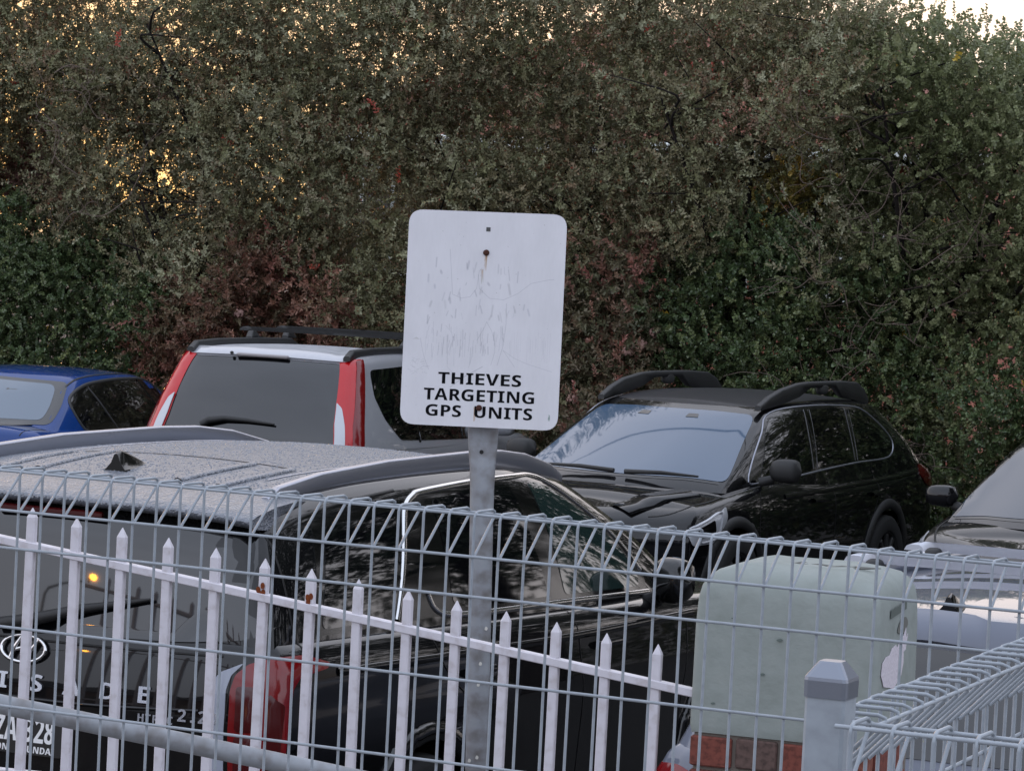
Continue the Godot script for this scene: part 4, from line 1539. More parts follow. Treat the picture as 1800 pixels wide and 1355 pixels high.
func black_wagon(front: Vector3, yaw: float) -> void:
	var fwd := Vector3(sin(yaw), 0, -cos(yaw))
	var root := thing("parked_wagon", "black wagon facing the camera with chunky roof rails and a pale reflecting windscreen", "station wagon", front - fwd * 4.815, "cars parked behind the fences")
	root.rotation.y = -yaw
	var spec := {"L": 4.815, "paint": M.wagon_paint, "roof_paint": M.dusty, "crown": 0.035, "hood_crown": 0.075,
		"holes": [Vector3(1.14, 0.36, 0.40), Vector3(3.885, 0.36, 0.40)],
		"tub": [
			{"h": [0.32, 0.30, 0.28], "ur": 0.12, "uf": 4.70, "w": 0.85},
			{"h": [0.50, 0.50, 0.46], "ur": 0.02, "uf": 4.79, "w": 0.905, "bf": 0.2, "rf": 0.25},
			{"h": [0.74, 0.72, 0.66], "ur": 0.0, "uf": 4.815, "w": 0.915, "bf": 0.2, "rf": 0.25},
			{"h": [0.92, 0.87, 0.78], "ur": 0.03, "uf": 4.78, "w": 0.91, "bf": 0.2, "rf": 0.25},
			{"h": [1.00, 0.955, 0.94, 0.955, 0.84], "ur": 0.06, "uf": 4.70, "w": 0.89, "bf": 0.2, "rf": 0.24},
			{"h": [1.045, 1.00, 0.985, 1.0, 0.87], "ur": 0.10, "uf": 4.62, "w": 0.845, "bf": 0.2, "rf": 0.22},
		],
		"cabin": [
			{"h": [1.0, 0.95, 0.98], "ur": 0.10, "uf": 3.86, "w": 0.865, "rf": 0.12, "bf": 0.22, "tf": 0.9},
			{"h": [1.06, 1.015, 1.055], "ur": 0.13, "uf": 3.74, "w": 0.85, "rf": 0.12, "bf": 0.2, "tf": 0.9},
			{"h": [1.22, 1.23, 1.25], "ur": 0.30, "uf": 3.34, "w": 0.80, "rf": 0.12, "bf": 0.16, "tf": 0.9},
			{"h": [1.38, 1.42, 1.41], "ur": 0.56, "uf": 3.00, "w": 0.735, "rf": 0.12, "bf": 0.13, "tf": 0.9},
			{"h": [1.46, 1.505, 1.465], "ur": 0.70, "uf": 2.87, "w": 0.695, "rf": 0.12, "bf": 0.11, "tf": 0.9},
			{"h": [1.495, 1.545, 1.49], "ur": 0.78, "uf": 2.78, "w": 0.64, "rf": 0.12, "bf": 0.10, "tf": 0.9, "crown": 0.012},
		]}
	var sh := car_body(root, spec)
	panel(sh, "windscreen_frame", round_poly(v2([-0.80, 1.015, -0.5, 1.04, 0.5, 1.04, 0.80, 1.015, 0.63, 1.475, 0.3, 1.488, -0.3, 1.488, -0.63, 1.475]), 0.03), "F", 0.002, M.gloss_black, root, false, 0.07)
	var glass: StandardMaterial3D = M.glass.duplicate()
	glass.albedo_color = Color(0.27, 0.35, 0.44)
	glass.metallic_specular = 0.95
	panel(sh, "windscreen", round_poly(v2([-0.755, 1.035, -0.5, 1.055, 0.5, 1.055, 0.755, 1.035, 0.585, 1.455, 0.3, 1.468, -0.3, 1.468, -0.585, 1.455]), 0.06), "F", 0.004, glass, root, false, 0.07)
	panel(sh, "pillar_trim", smooth_ring(v2([3.50, 1.03, 3.33, 1.19, 3.069, 1.354, 2.909, 1.453, 2.613, 1.50, 2.123, 1.516, 1.481, 1.50, 1.204, 1.457, 0.909, 1.327, 0.80, 1.23, 0.86, 1.15, 1.052, 1.113, 1.63, 1.104, 2.335, 1.073, 2.868, 1.042, 3.3, 1.025]), 3), "R", 0.002, M.gloss_black, root, true, 0.07)
	panel(sh, "front_door_window", round_poly(v2([3.32, 1.05, 3.04, 1.345, 2.89, 1.435, 2.62, 1.48, 2.46, 1.487, 2.47, 1.085, 2.9, 1.055]), 0.03), "R", 0.004, M.glass, root, true)
	panel(sh, "rear_door_window", round_poly(v2([2.37, 1.09, 2.36, 1.492, 1.70, 1.486, 1.67, 1.12]), 0.03), "R", 0.004, M.glass, root, true)
	panel(sh, "quarter_window", round_poly(v2([1.59, 1.12, 1.60, 1.483, 1.23, 1.44, 0.94, 1.31, 0.84, 1.22, 0.89, 1.165, 1.07, 1.13]), 0.04), "R", 0.004, M.glass, root, true)
	strip(sh, "window_trim", v2([3.50, 1.03, 3.33, 1.19, 3.069, 1.354, 2.909, 1.453, 2.613, 1.50, 2.123, 1.516, 1.481, 1.50, 1.204, 1.457, 0.909, 1.327, 0.80, 1.23, 0.86, 1.15, 1.052, 1.113, 1.63, 1.104, 2.335, 1.073, 2.868, 1.042, 3.3, 1.025]), 0.014, 0.006, "R", M.rail_silver, root, true, true, 3)
	for q in [[2.45, 1.09, 2.42, 1.30, 2.36, 1.49], [2.38, 1.09, 2.33, 1.30, 2.27, 1.49], [1.65, 1.12, 1.645, 1.30, 1.62, 1.485], [1.60, 1.12, 1.585, 1.30, 1.55, 1.48]]:
		strip(sh, "door_pillar", v2(q), 0.012, 0.004, "R", M.pillar_grey, root, true)
	# bonnet shut line, creases, lamps
	strip(sh, "bonnet_gap", v2([3.95, -0.79, 4.1, -0.785, 4.25, -0.76, 4.45, -0.69, 4.56, -0.55]), 0.012, 0.0005, "T", M.dark_line, root)
	strip(sh, "bonnet_gap", v2([3.95, 0.79, 4.1, 0.785, 4.25, 0.76, 4.45, 0.69, 4.56, 0.55]), 0.012, 0.0005, "T", M.dark_line, root)
	for s in [-1, 1]:
		strip(sh, "bonnet_crease", v2([4.02, 0.60 * s, 4.15, 0.55 * s, 4.35, 0.47 * s, 4.58, 0.36 * s]), 0.22, 0.012, "T", M.wagon_paint, root)
		obj("wiper", tube([Vector3(-s * 0.04 - 0.08, 1.075, -4.04), Vector3(-s * 0.3 - 0.08, 1.085, -4.02), Vector3(-s * 0.60 - 0.02, 1.075, -3.95)], [0.016, 0.014, 0.007], 6), M.black_plastic, root)
	var hl := round_poly(v2([0.83, 0.66, 0.775, 0.755, 0.83, 0.79, 1.12, 0.875, 1.165, 0.90, 1.18, 0.83, 1.13, 0.73, 1.06, 0.67]), 0.02)
	panel(sh, "headlight", corner_front(hl, 4.815), "D", 0.006, M.clear_lens, root, true, 0.03, 0.01)
	panel(sh, "headlight_reflector", corner_front(round_poly(v2([0.87, 0.70, 0.86, 0.765, 1.03, 0.82, 1.04, 0.74]), 0.02), 4.815), "D", 0.018, M.gloss_black, root, true, 0.03, 0.004)
	strip(sh, "running_light", Array(corner_front(pv([0.80, 0.768, 0.95, 0.815, 1.10, 0.862, 1.085, 0.76, 1.05, 0.70, 0.9, 0.678]), 4.815)), 0.016, 0.022, "D", M.clear_lens, root, true)
	panel(sh, "grille", round_poly(v2([-0.42, 0.55, 0.42, 0.55, 0.46, 0.66, 0.42, 0.76, -0.42, 0.76, -0.46, 0.66]), 0.04), "F", 0.006, M.black_plastic, root)
	strip(sh, "panel_gap", v2([3.47, 0.99, 3.52, 0.8, 3.50, 0.5]), 0.010, 0.0005, "R", M.dark_line, root, true)
	strip(sh, "panel_gap", v2([2.23, 1.02, 2.20, 0.85, 2.20, 0.6, 2.24, 0.4]), 0.010, 0.0005, "R", M.dark_line, root, true)
	strip(sh, "panel_gap", v2([1.36, 1.06, 1.33, 0.9, 1.44, 0.72, 1.52, 0.5]), 0.010, 0.0005, "R", M.dark_line, root, true)
	strip(sh, "side_crease", v2([0.5, 1.0, 1.0, 0.975, 1.8, 0.955, 3.1, 0.925]), 0.04, 0.008, "R", M.wagon_paint, root, true)
	for u in [1.14, 3.885]:
		strip(sh, "wheel_arch_trim", arch(u, 0.36, 0.43), 0.08, 0.02, "R", M.black_plastic, root, true)
	for u in [1.30, 2.42]:
		strip(sh, "door_handle", v2([u, 0.875, u + 0.1, 0.88, u + 0.21, 0.878]), 0.032, 0.03, "R", M.wagon_paint, root, true)
	panel(sh, "tail_light", round_poly(v2([0.13, 0.86, 0.09, 1.03, 0.30, 1.05, 0.42, 0.98, 0.30, 0.90]), 0.02), "R", 0.006, M.dark_red, root, true, 0.04, 0.01)
	for s in [-1, 1]:
		obj("roof_rail", box_rail([[2.96, 0.60 * s, 1.525, 1.49], [2.80, 0.605 * s, 1.585, 1.51], [2.60, 0.61 * s, 1.635, 1.53], [2.30, 0.61 * s, 1.672, 1.575], [2.10, 0.61 * s, 1.68, 1.635], [1.62, 0.61 * s, 1.68, 1.64], [1.45, 0.61 * s, 1.678, 1.56], [1.15, 0.60 * s, 1.665, 1.53], [1.0, 0.595 * s, 1.62, 1.50], [0.90, 0.59 * s, 1.55, 1.47]], 0.048), M.rail_black, root)
		obj("rail_block", blob(Vector3(0.028, 0.042, 0.09), 3.0), M.rail_black, root, Vector3(0.61 * s, 1.625, -1.82))
	mirror_unit(sh, root, 3.37, 1.0, 1.12, Vector3(0.115, 0.085, 0.075), M.black_plastic, M.black_plastic)
	# sensor boxes behind the top of the windscreen
	for q in [[-0.19, 1.43], [0.17, 1.43]]:
		var p := on_shell(sh, "F", Vector2(q[0], q[1]), 0.006)
		var o := obj("camera_window", plate(round_poly(v2([-0.045, -0.03, 0.045, -0.03, 0.035, 0.03, -0.035, 0.03]), 0.008), 0.002), M.gloss_black, root)
		o.transform = p
	for u in [1.14, 3.885]:
		for s in [-1, 1]:
			wheel(root, Vector3(0.82 * s, 0.355, -u), 0.355, s > 0, M.black_plastic)

# outlines on a front corner are given as (v + distance behind the nose)·√½; the axes of mode D are (u - v)·√½... turned here
func corner_front(p: PackedVector2Array, L: float) -> PackedVector2Array:
	var o := PackedVector2Array()
	for q in p:
		o.append(Vector2((L * sqrt(0.5)) - q.x, q.y))
	return o


func blue_sedan(at: Vector3, yaw: float) -> void:
	var root := thing("parked_sedan", "metallic blue sedan with rounded side windows parked beside the silver off-roader", "car", at, "cars parked behind the fences")
	root.rotation.y = -yaw
	var spec := {"L": 4.53, "paint": M.blue_paint, "crown": 0.03, "hood_crown": 0.05,
		"holes": [Vector3(0.98, 0.32, 0.36), Vector3(3.74, 0.32, 0.36)],
		"tub": [
			{"h": [0.30, 0.26, 0.26], "ur": 0.1, "uf": 4.4, "w": 0.82},
			{"h": [0.46, 0.46, 0.44], "ur": 0.0, "uf": 4.5, "w": 0.875},
			{"h": [0.68, 0.66, 0.60], "ur": 0.0, "uf": 4.53, "w": 0.89},
			{"h": [0.84, 0.82, 0.72], "ur": 0.03, "uf": 4.48, "w": 0.885},
			{"h": [0.93, 0.91, 0.90, 0.87, 0.78], "ur": 0.07, "uf": 4.4, "w": 0.855},
			{"h": [0.965, 0.945, 0.93, 0.90, 0.81], "ur": 0.10, "uf": 4.3, "w": 0.79},
		],
		"cabin": [
			{"h": [0.93, 0.88, 0.88], "ur": 0.36, "uf": 3.3, "w": 0.83, "rr": 0.22, "br": 0.10, "bf": 0.2, "tr": 0.90},
			{"h": [0.99, 0.95, 0.95], "ur": 0.47, "uf": 3.15, "w": 0.80, "rr": 0.20, "br": 0.10, "bf": 0.2, "tr": 0.91},
			{"h": [1.12, 1.10, 1.08], "ur": 0.68, "uf": 2.85, "w": 0.745, "rr": 0.18, "br": 0.10, "bf": 0.18, "tr": 0.92},
			{"h": [1.25, 1.26, 1.23], "ur": 0.89, "uf": 2.56, "w": 0.672, "rr": 0.16, "br": 0.10, "bf": 0.15, "tr": 0.93},
			{"h": [1.305, 1.325, 1.285], "ur": 1.0, "uf": 2.42, "w": 0.63, "rr": 0.15, "br": 0.09, "bf": 0.13, "tr": 0.94},
			{"h": [1.33, 1.355, 1.31], "ur": 1.07, "uf": 2.34, "w": 0.575, "rr": 0.14, "br": 0.08, "bf": 0.12, "tr": 0.95, "crown": 0.012},
		]}
	var sh := car_body(root, spec)
	panel(sh, "rear_window_frame", round_poly(v2([-0.555, 1.30, 0, 1.318, 0.555, 1.30, 0.635, 1.12, 0.655, 0.99, 0, 0.985, -0.655, 0.99, -0.635, 1.12]), 0.05), "B", 0.003, mat(grey(0.30), 0.35), root, false, 0.07)
	var g: StandardMaterial3D = M.glass.duplicate()
	g.albedo_color = Color(0.34, 0.40, 0.46)
	g.metallic_specular = 0.9
	panel(sh, "rear_window", round_poly(v2([-0.49, 1.278, 0, 1.295, 0.49, 1.278, 0.56, 1.12, 0.575, 1.02, 0, 1.02, -0.575, 1.02, -0.56, 1.12]), 0.07), "B", 0.005, g, root, false, 0.07)
	var dlo := v2([0.93, 1.10, 0.985, 1.19, 1.20, 1.27, 1.475, 1.305, 1.926, 1.318, 2.45, 1.285, 2.75, 1.12, 3.02, 0.945, 2.0, 0.905, 1.16, 0.90, 1.0, 0.955])
	panel(sh, "side_window", smooth_ring(dlo, 4), "R", 0.004, M.glass, root, true, 0.07)
	strip(sh, "window_trim", dlo, 0.028, 0.008, "R", M.rail_black, root, true, true, 4)
	strip(sh, "window_bar", v2([1.545, 0.91, 1.40, 1.08, 1.265, 1.265]), 0.024, 0.006, "R", M.rail_black, root, true)
	strip(sh, "door_pillar", v2([2.50, 0.92, 2.35, 1.1, 2.16, 1.30]), 0.05, 0.006, "R", M.gloss_black, root, true)
	for s in [-1, 1]:
		strip(sh, "roof_gutter", v2([1.05, 0.56 * s, 1.3, 0.575 * s, 1.8, 0.58 * s, 2.3, 0.56 * s]), 0.018, 0.003, "T", M.rail_black, root)
	strip(sh, "boot_gap", v2([0.12, 0.66, 0.3, 0.70, 0.45, 0.71]), 0.010, 0.0005, "T", M.dark_line, root)
	strip(sh, "boot_gap", v2([0.12, -0.66, 0.3, -0.70, 0.45, -0.71]), 0.010, 0.0005, "T", M.dark_line, root)
	panel(sh, "tail_light", round_poly(v2([0.40, 0.66, 0.40, 0.84, 0.66, 0.87, 0.86, 0.84, 0.84, 0.70, 0.62, 0.66]), 0.03), "C", 0.006, M.red_lens, root, true, 0.05, 0.01)
	panel(sh, "windscreen", round_poly(v2([-0.66, 0.98, 0.66, 0.98, 0.53, 1.27, -0.53, 1.27]), 0.06), "F", 0.004, M.glass, root, false, 0.1)
	mirror_unit(sh, root, 2.9, 0.95, 0.98, Vector3(0.1, 0.075, 0.07), M.blue_paint, M.black_plastic)
	for u in [0.98, 3.74]:
		for s in [-1, 1]:
			wheel(root, Vector3(0.80 * s, 0.32, -u), 0.32, s > 0, M.lamp_silver)


func dark_hatch(front: Vector3, yaw: float) -> void:
	var fwd := Vector3(sin(yaw), 0, -cos(yaw))
	var L := 4.3
	var root := thing("parked_hatchback", "dark grey hatchback facing the camera, half cut off, in front of the leafy hedge", "car", front - fwd * L, "cars parked behind the fences")
	root.rotation.y = -yaw
	var spec := {"L": L, "paint": M.dark_paint, "crown": 0.03, "hood_crown": 0.07,
		"holes": [Vector3(0.85, 0.32, 0.36), Vector3(3.45, 0.32, 0.36)],
		"tub": [
			{"h": [0.30, 0.26, 0.26], "ur": 0.1, "uf": 4.18, "w": 0.82},
			{"h": [0.46, 0.46, 0.44], "ur": 0.0, "uf": 4.28, "w": 0.875, "bf": 0.22, "rf": 0.28},
			{"h": [0.68, 0.66, 0.62], "ur": 0.0, "uf": 4.3, "w": 0.89, "bf": 0.24, "rf": 0.3},
			{"h": [0.86, 0.84, 0.74], "ur": 0.03, "uf": 4.22, "w": 0.885, "bf": 0.24, "rf": 0.3},
			{"h": [0.98, 0.95, 0.945, 0.955, 0.82], "ur": 0.06, "uf": 4.08, "w": 0.86, "bf": 0.24, "rf": 0.3},
			{"h": [1.02, 0.99, 0.985, 0.995, 0.86], "ur": 0.10, "uf": 3.95, "w": 0.80, "bf": 0.24, "rf": 0.28},
		],
		"cabin": [
			{"h": [0.96, 0.92, 0.96], "ur": 0.1, "uf": 3.34, "w": 0.85, "rf": 0.12, "bf": 0.22, "tf": 0.9},
			{"h": [1.04, 1.0, 1.03], "ur": 0.14, "uf": 3.20, "w": 0.83, "rf": 0.12, "bf": 0.2, "tf": 0.9},
			{"h": [1.20, 1.20, 1.20], "ur": 0.25, "uf": 2.82, "w": 0.775, "rf": 0.12, "bf": 0.16, "tf": 0.9},
			{"h": [1.36, 1.39, 1.36], "ur": 0.42, "uf": 2.44, "w": 0.70, "rf": 0.12, "bf": 0.13, "tf": 0.9},
			{"h": [1.42, 1.46, 1.41], "ur": 0.52, "uf": 2.28, "w": 0.65, "rf": 0.12, "bf": 0.11, "tf": 0.9},
			{"h": [1.44, 1.48, 1.425], "ur": 0.60, "uf": 2.20, "w": 0.60, "rf": 0.12, "bf": 0.1, "tf": 0.9, "crown": 0.012},
		]}
	var sh := car_body(root, spec)
	panel(sh, "windscreen_frame", round_poly(v2([-0.79, 0.96, -0.5, 0.99, 0, 1.0, 0.5, 0.99, 0.79, 0.96, 0.59, 1.425, -0.59, 1.425]), 0.03), "F", 0.002, M.gloss_black, root, false, 0.07)
	var g: StandardMaterial3D = M.glass.duplicate()
	g.albedo_color = Color(0.13, 0.20, 0.27)
	g.metallic_specular = 0.95
	panel(sh, "windscreen", round_poly(v2([-0.765, 0.975, -0.5, 1.005, 0, 1.018, 0.5, 1.005, 0.765, 0.975, 0.545, 1.405, -0.545, 1.405]), 0.06), "F", 0.004, g, root, false, 0.07)
	panel(sh, "side_window", round_poly(v2([0.5, 1.06, 0.75, 1.38, 1.4, 1.43, 2.0, 1.415, 2.42, 1.32, 2.95, 1.02, 1.6, 1.01]), 0.05), "R", 0.004, M.glass, root, true, 0.08)
	strip(sh, "bonnet_gap", v2([3.15, -0.77, 3.5, -0.76, 3.8, -0.68, 3.92, -0.55]), 0.014, 0.0005, "T", M.dark_line, root)
	strip(sh, "bonnet_gap", v2([3.15, 0.77, 3.5, 0.76, 3.8, 0.68, 3.92, 0.55]), 0.014, 0.0005, "T", M.dark_line, root)
	panel(sh, "headlight", corner_front(round_poly(v2([0.70, 0.66, 0.72, 0.76, 0.95, 0.84, 1.12, 0.90, 1.14, 0.84, 1.0, 0.72]), 0.02), L), "D", 0.006, M.clear_lens, root, true, 0.04, 0.012)
	panel(sh, "grille", round_poly(v2([-0.45, 0.40, 0.45, 0.40, 0.5, 0.6, -0.5, 0.6]), 0.04), "F", 0.005, M.black_plastic, root)
	obj("wiper", tube([Vector3(-0.1, 1.055, -3.20), Vector3(-0.35, 1.065, -3.17), Vector3(-0.62, 1.06, -3.06)], [0.014, 0.014, 0.008], 6), M.black_plastic, root)
	mirror_unit(sh, root, 2.85, 0.95, 1.075, Vector3(0.115, 0.075, 0.075), M.dark_paint, M.black_plastic)
	for u in [0.85, 3.45]:
		for s in [-1, 1]:
			wheel(root, Vector3(0.80 * s, 0.32, -u), 0.32, s > 0, M.lamp_silver)


func silver_wagon(at: Vector3, yaw: float) -> void:
	var root := thing("parked_wagon", "shiny silver wagon with roof bars and shark fin aerial behind the green pier", "station wagon", at, "cars parked behind the fences")
	root.rotation.y = -yaw
	var spec := {"L": 4.55, "paint": M.wagon_silver, "crown": 0.035, "hood_crown": 0.05,
		"holes": [Vector3(0.95, 0.33, 0.37), Vector3(3.65, 0.33, 0.37)],
		"tub": [
			{"h": [0.28, 0.26, 0.26], "ur": 0.1, "uf": 4.42, "w": 0.84},
			{"h": [0.45, 0.45, 0.44], "ur": 0.0, "uf": 4.52, "w": 0.89},
			{"h": [0.68, 0.68, 0.64], "ur": 0.0, "uf": 4.55, "w": 0.905},
			{"h": [0.86, 0.85, 0.78], "ur": 0.03, "uf": 4.5, "w": 0.90},
			{"h": [0.98, 0.95, 0.86], "ur": 0.06, "uf": 4.4, "w": 0.87},
			{"h": [1.02, 0.99, 0.90], "ur": 0.10, "uf": 4.3, "w": 0.82},
		],
		"cabin": [
			{"h": [0.95, 0.93, 0.92], "ur": 0.05, "uf": 3.5, "w": 0.865, "rr": 0.16, "bf": 0.2},
			{"h": [1.03, 1.0, 1.0], "ur": 0.09, "uf": 3.36, "w": 0.84, "rr": 0.16, "bf": 0.2},
			{"h": [1.17, 1.18, 1.16], "ur": 0.16, "uf": 3.02, "w": 0.785, "rr": 0.16, "bf": 0.17},
			{"h": [1.33, 1.37, 1.34], "ur": 0.22, "uf": 2.66, "w": 0.71, "rr": 0.15, "bf": 0.14},
			{"h": [1.41, 1.445, 1.40], "ur": 0.24, "uf": 2.52, "w": 0.665, "rr": 0.14, "bf": 0.13},
			{"h": [1.44, 1.475, 1.425], "ur": 0.27, "uf": 2.42, "w": 0.61, "rr": 0.14, "bf": 0.12, "crown": 0.012},
		]}
	var sh := car_body(root, spec)
	panel(sh, "spoiler", round_poly(v2([-0.62, 1.375, 0, 1.40, 0.62, 1.375, 0.60, 1.44, 0, 1.455, -0.60, 1.44]), 0.03), "B", 0.05, M.wagon_silver, root, false, 0.05, 0.0, 0.06)
	strip(sh, "spoiler_gap", v2([0.285, -0.58, 0.275, -0.3, 0.272, 0, 0.275, 0.3, 0.285, 0.58]), 0.022, 0.002, "T", M.dark_line, root)
	panel(sh, "rear_window", round_poly(v2([-0.66, 1.36, 0, 1.385, 0.66, 1.36, 0.74, 1.1, 0.6, 1.06, -0.6, 1.06, -0.74, 1.1]), 0.06), "B", 0.004, M.glass, root, false, 0.07)
	panel(sh, "side_window", round_poly(v2([0.42, 1.06, 0.62, 1.30, 1.0, 1.39, 2.0, 1.41, 2.55, 1.33, 3.1, 1.02, 1.6, 1.01]), 0.05), "R", 0.004, M.glass, root, true, 0.08)
	strip(sh, "window_trim", v2([0.36, 1.03, 0.42, 1.09, 0.62, 1.32, 1.0, 1.41, 2.0, 1.43, 2.55, 1.35]), 0.022, 0.007, "R", M.chrome, root, true)
	panel(sh, "windscreen", round_poly(v2([-0.66, 1.03, 0.66, 1.03, 0.54, 1.38, -0.54, 1.38]), 0.06), "F", 0.004, M.glass, root, false, 0.1)
	panel(sh, "tail_light", round_poly(v2([0.56, 0.80, 0.55, 0.93, 0.62, 0.955, 0.74, 0.945, 0.88, 0.93, 0.86, 0.80, 0.7, 0.78]), 0.02), "C", 0.006, M.red_lens, root, true, 0.03, 0.01)
	panel(sh, "tailgate_trim", round_poly(v2([-0.60, 0.90, 0.60, 0.90, 0.62, 0.99, -0.62, 0.99]), 0.02), "B", 0.004, M.gloss_black, root)
	fin(root, 0.42, 1.484, 0.20, 0.065, 0.10, M.gloss_black)
	for s in [-1, 1]:
		obj("roof_rail", box_rail([[0.55, 0.58 * s, 1.47, 1.43], [0.7, 0.58 * s, 1.505, 1.46], [1.6, 0.575 * s, 1.52, 1.48], [2.3, 0.56 * s, 1.50, 1.45], [2.45, 0.55 * s, 1.45, 1.41]], 0.04), M.rail_silver, root)
	for u in [1.38, 2.02]:
		obj("roof_bar", box_rail([[u - 0.01, -0.66, 1.542, 1.52], [u, -0.62, 1.555, 1.52], [u, 0.0, 1.558, 1.525], [u, 0.62, 1.555, 1.52], [u + 0.01, 0.66, 1.542, 1.52]], 0.075), M.bar_white, root)
		for s in [-1, 1]:
			obj("bar_foot", blob(Vector3(0.03, 0.025, 0.05), 3.0), M.black_plastic, root, Vector3(0.585 * s, 1.512, -u))
	mirror_unit(sh, root, 3.05, 0.95, 1.04, Vector3(0.1, 0.075, 0.07), M.wagon_silver, M.black_plastic)
	for u in [0.95, 3.65]:
		for s in [-1, 1]:
			wheel(root, Vector3(0.81 * s, 0.33, -u), 0.33, s > 0, M.lamp_silver)


# ------------------------------------------------------------------ fences, sign, pier
func brick_pier() -> void:
	var t := thing("brick_pier", "brick pier with a rounded pale green rendered top and a torn paper scrap", "pier", W(0.495, 0.018, 8.45))
	t.rotation.y = -deg_to_rad(20.0)
	# local axes: x along the front, -z away; front left corner at the origin
	var w := 0.475
	var d := 0.44
	var prof := []                                        # rings: [height, inset, back]
	for q in [[1.318, 0.0], [1.34, -0.004], [1.45, -0.004], [1.60, -0.003], [1.665, 0.0], [1.695, 0.006], [1.718, 0.018], [1.735, 0.038], [1.748, 0.07], [1.757, 0.115]]:
		prof.append(q)
	var rows := []
	for q in prof:
		var i: float = q[1]
		var base := [Vector2(i, -i), Vector2(w - i, -i), Vector2(w - i, -d + i), Vector2(i, -d + i)]
		var ring := PackedVector3Array()
		var rp := round_poly(base, 0.03, 5)
		for p in rp:
			var lump := sin(p.x * 31.0 + q[0] * 17.0) * cos(p.y * 23.0 + q[0] * 29.0) * 0.0016
			ring.append(Vector3(p.x + lump, q[0] + (lump * 2 if q[0] > 1.34 else sin(p.x * 60.0) * 0.005 - p.x * 0.0), p.y + lump))
		rows.append(ring)
	obj("rendered_cap", loft(rows), M.render_green, t)
	obj("core", cbox(Vector3(w - 0.02, 0.45, d - 0.02), 0.004), M.mortar, t, Vector3(w / 2, 1.10, -d / 2))
	var bm := [cbox(Vector3(0.108, 0.076, 0.05), 0.004), cbox(Vector3(0.226, 0.076, 0.05), 0.004), cbox(Vector3(0.05, 0.076, 0.146), 0.004)]
	for r in 4:
		var y := 1.277 - 0.086 * r
		var list := [[0.055, 0], [0.174, 0], [0.293, 0], [0.412, 0]] if r % 2 == 0 else [[0.114, 1], [0.353, 1]]
		for q in list:
			obj("brick", bm[q[1]], M["brick%d" % (rng.randi() % 4)], t, Vector3(q[0] + 0.004, y + rng.randf_range(-0.002, 0.002), -0.022 + rng.randf_range(-0.003, 0.002)))
		for k in 2:
			for s in 2:
				obj("brick", bm[2], M["brick%d" % (rng.randi() % 4)], t, Vector3(w - 0.022 if s else 0.022, y, -0.126 - 0.150 * k - (0.02 if r % 2 else 0.0)))
	# torn paper, tape mark and chips on the front near the corner
	var side := Basis(Vector3(0, 0, -4.2), Vector3.UP, Vector3.RIGHT)
	var paper := mat(Color(0.86, 0.83, 0.86), 0.8)
	paper.albedo_texture = noise_tex(0.03, [[0.0, grey(0.85)], [1.0, grey(1.0)]], 71, 3, 256)
	tri(paper, 12.0)
	obj("torn_paper", plate(pv([-0.028, 0.0, -0.030, -0.03, -0.022, -0.062, -0.004, -0.072, 0.002, -0.095, 0.008, -0.072, 0.022, -0.05, 0.026, -0.02, 0.025, 0.008, 0.030, 0.012, 0.034, 0.052, 0.030, 0.038, 0.028, 0.070, 0.023, 0.050, 0.014, 0.040, 0.008, 0.024, 0.004, 0.034, -0.006, 0.028, -0.010, 0.014, -0.020, 0.012]), 0.0016), paper, t, Vector3(w + 0.0062, 1.535, -0.16)).transform.basis = side
	obj("tape_mark", plate(pv([-0.020, -0.014, 0.020, -0.002, 0.020, 0.018, -0.019, 0.008]), 0.0012), mat(Color(0.36, 0.39, 0.37), 0.7), t, Vector3(w + 0.0056, 1.655, -0.19)).transform.basis = side
	obj("bare_patch", plate(smooth_ring(v2([-0.012, -0.012, 0.004, -0.02, 0.014, 0.0, 0.008, 0.02, -0.004, 0.016]), 3), 0.001), mat(Color(0.42, 0.42, 0.40), 0.9), t, Vector3(w + 0.0054, 1.612, -0.24)).transform.basis = side
	for q in [[0.225, 1.575, 0.008], [0.185, 1.485, 0.007], [0.06, 1.40, 0.006], [0.33, 1.52, 0.005], [0.10, 1.62, 0.004]]:
		obj("chip", plate(smooth_ring(v2([-q[2], 0.0, 0.0, -q[2] * 0.5, q[2], q[2] * 0.1, q[2] * 0.2, q[2] * 0.5]), 3), 0.0015), mat(Color(0.38, 0.42, 0.40), 0.9), t, Vector3(q[0], q[1], 0.0062))
	# flaking paint on the top
	for k in 9:
		var x := rng.randf_range(0.2, 0.44)
		var l := rng.randf_range(0.02, 0.07)
		obj("flake", tube([Vector3(x, 1.7555, -0.13 - rng.randf() * 0.06), Vector3(x + l * 0.5, 1.757, -0.14 - rng.randf() * 0.06), Vector3(x + l, 1.756, -0.15 - rng.randf() * 0.06)], [0.001, 0.003, 0.001], 5), mat(Color(0.40, 0.40, 0.38), 0.9), t)


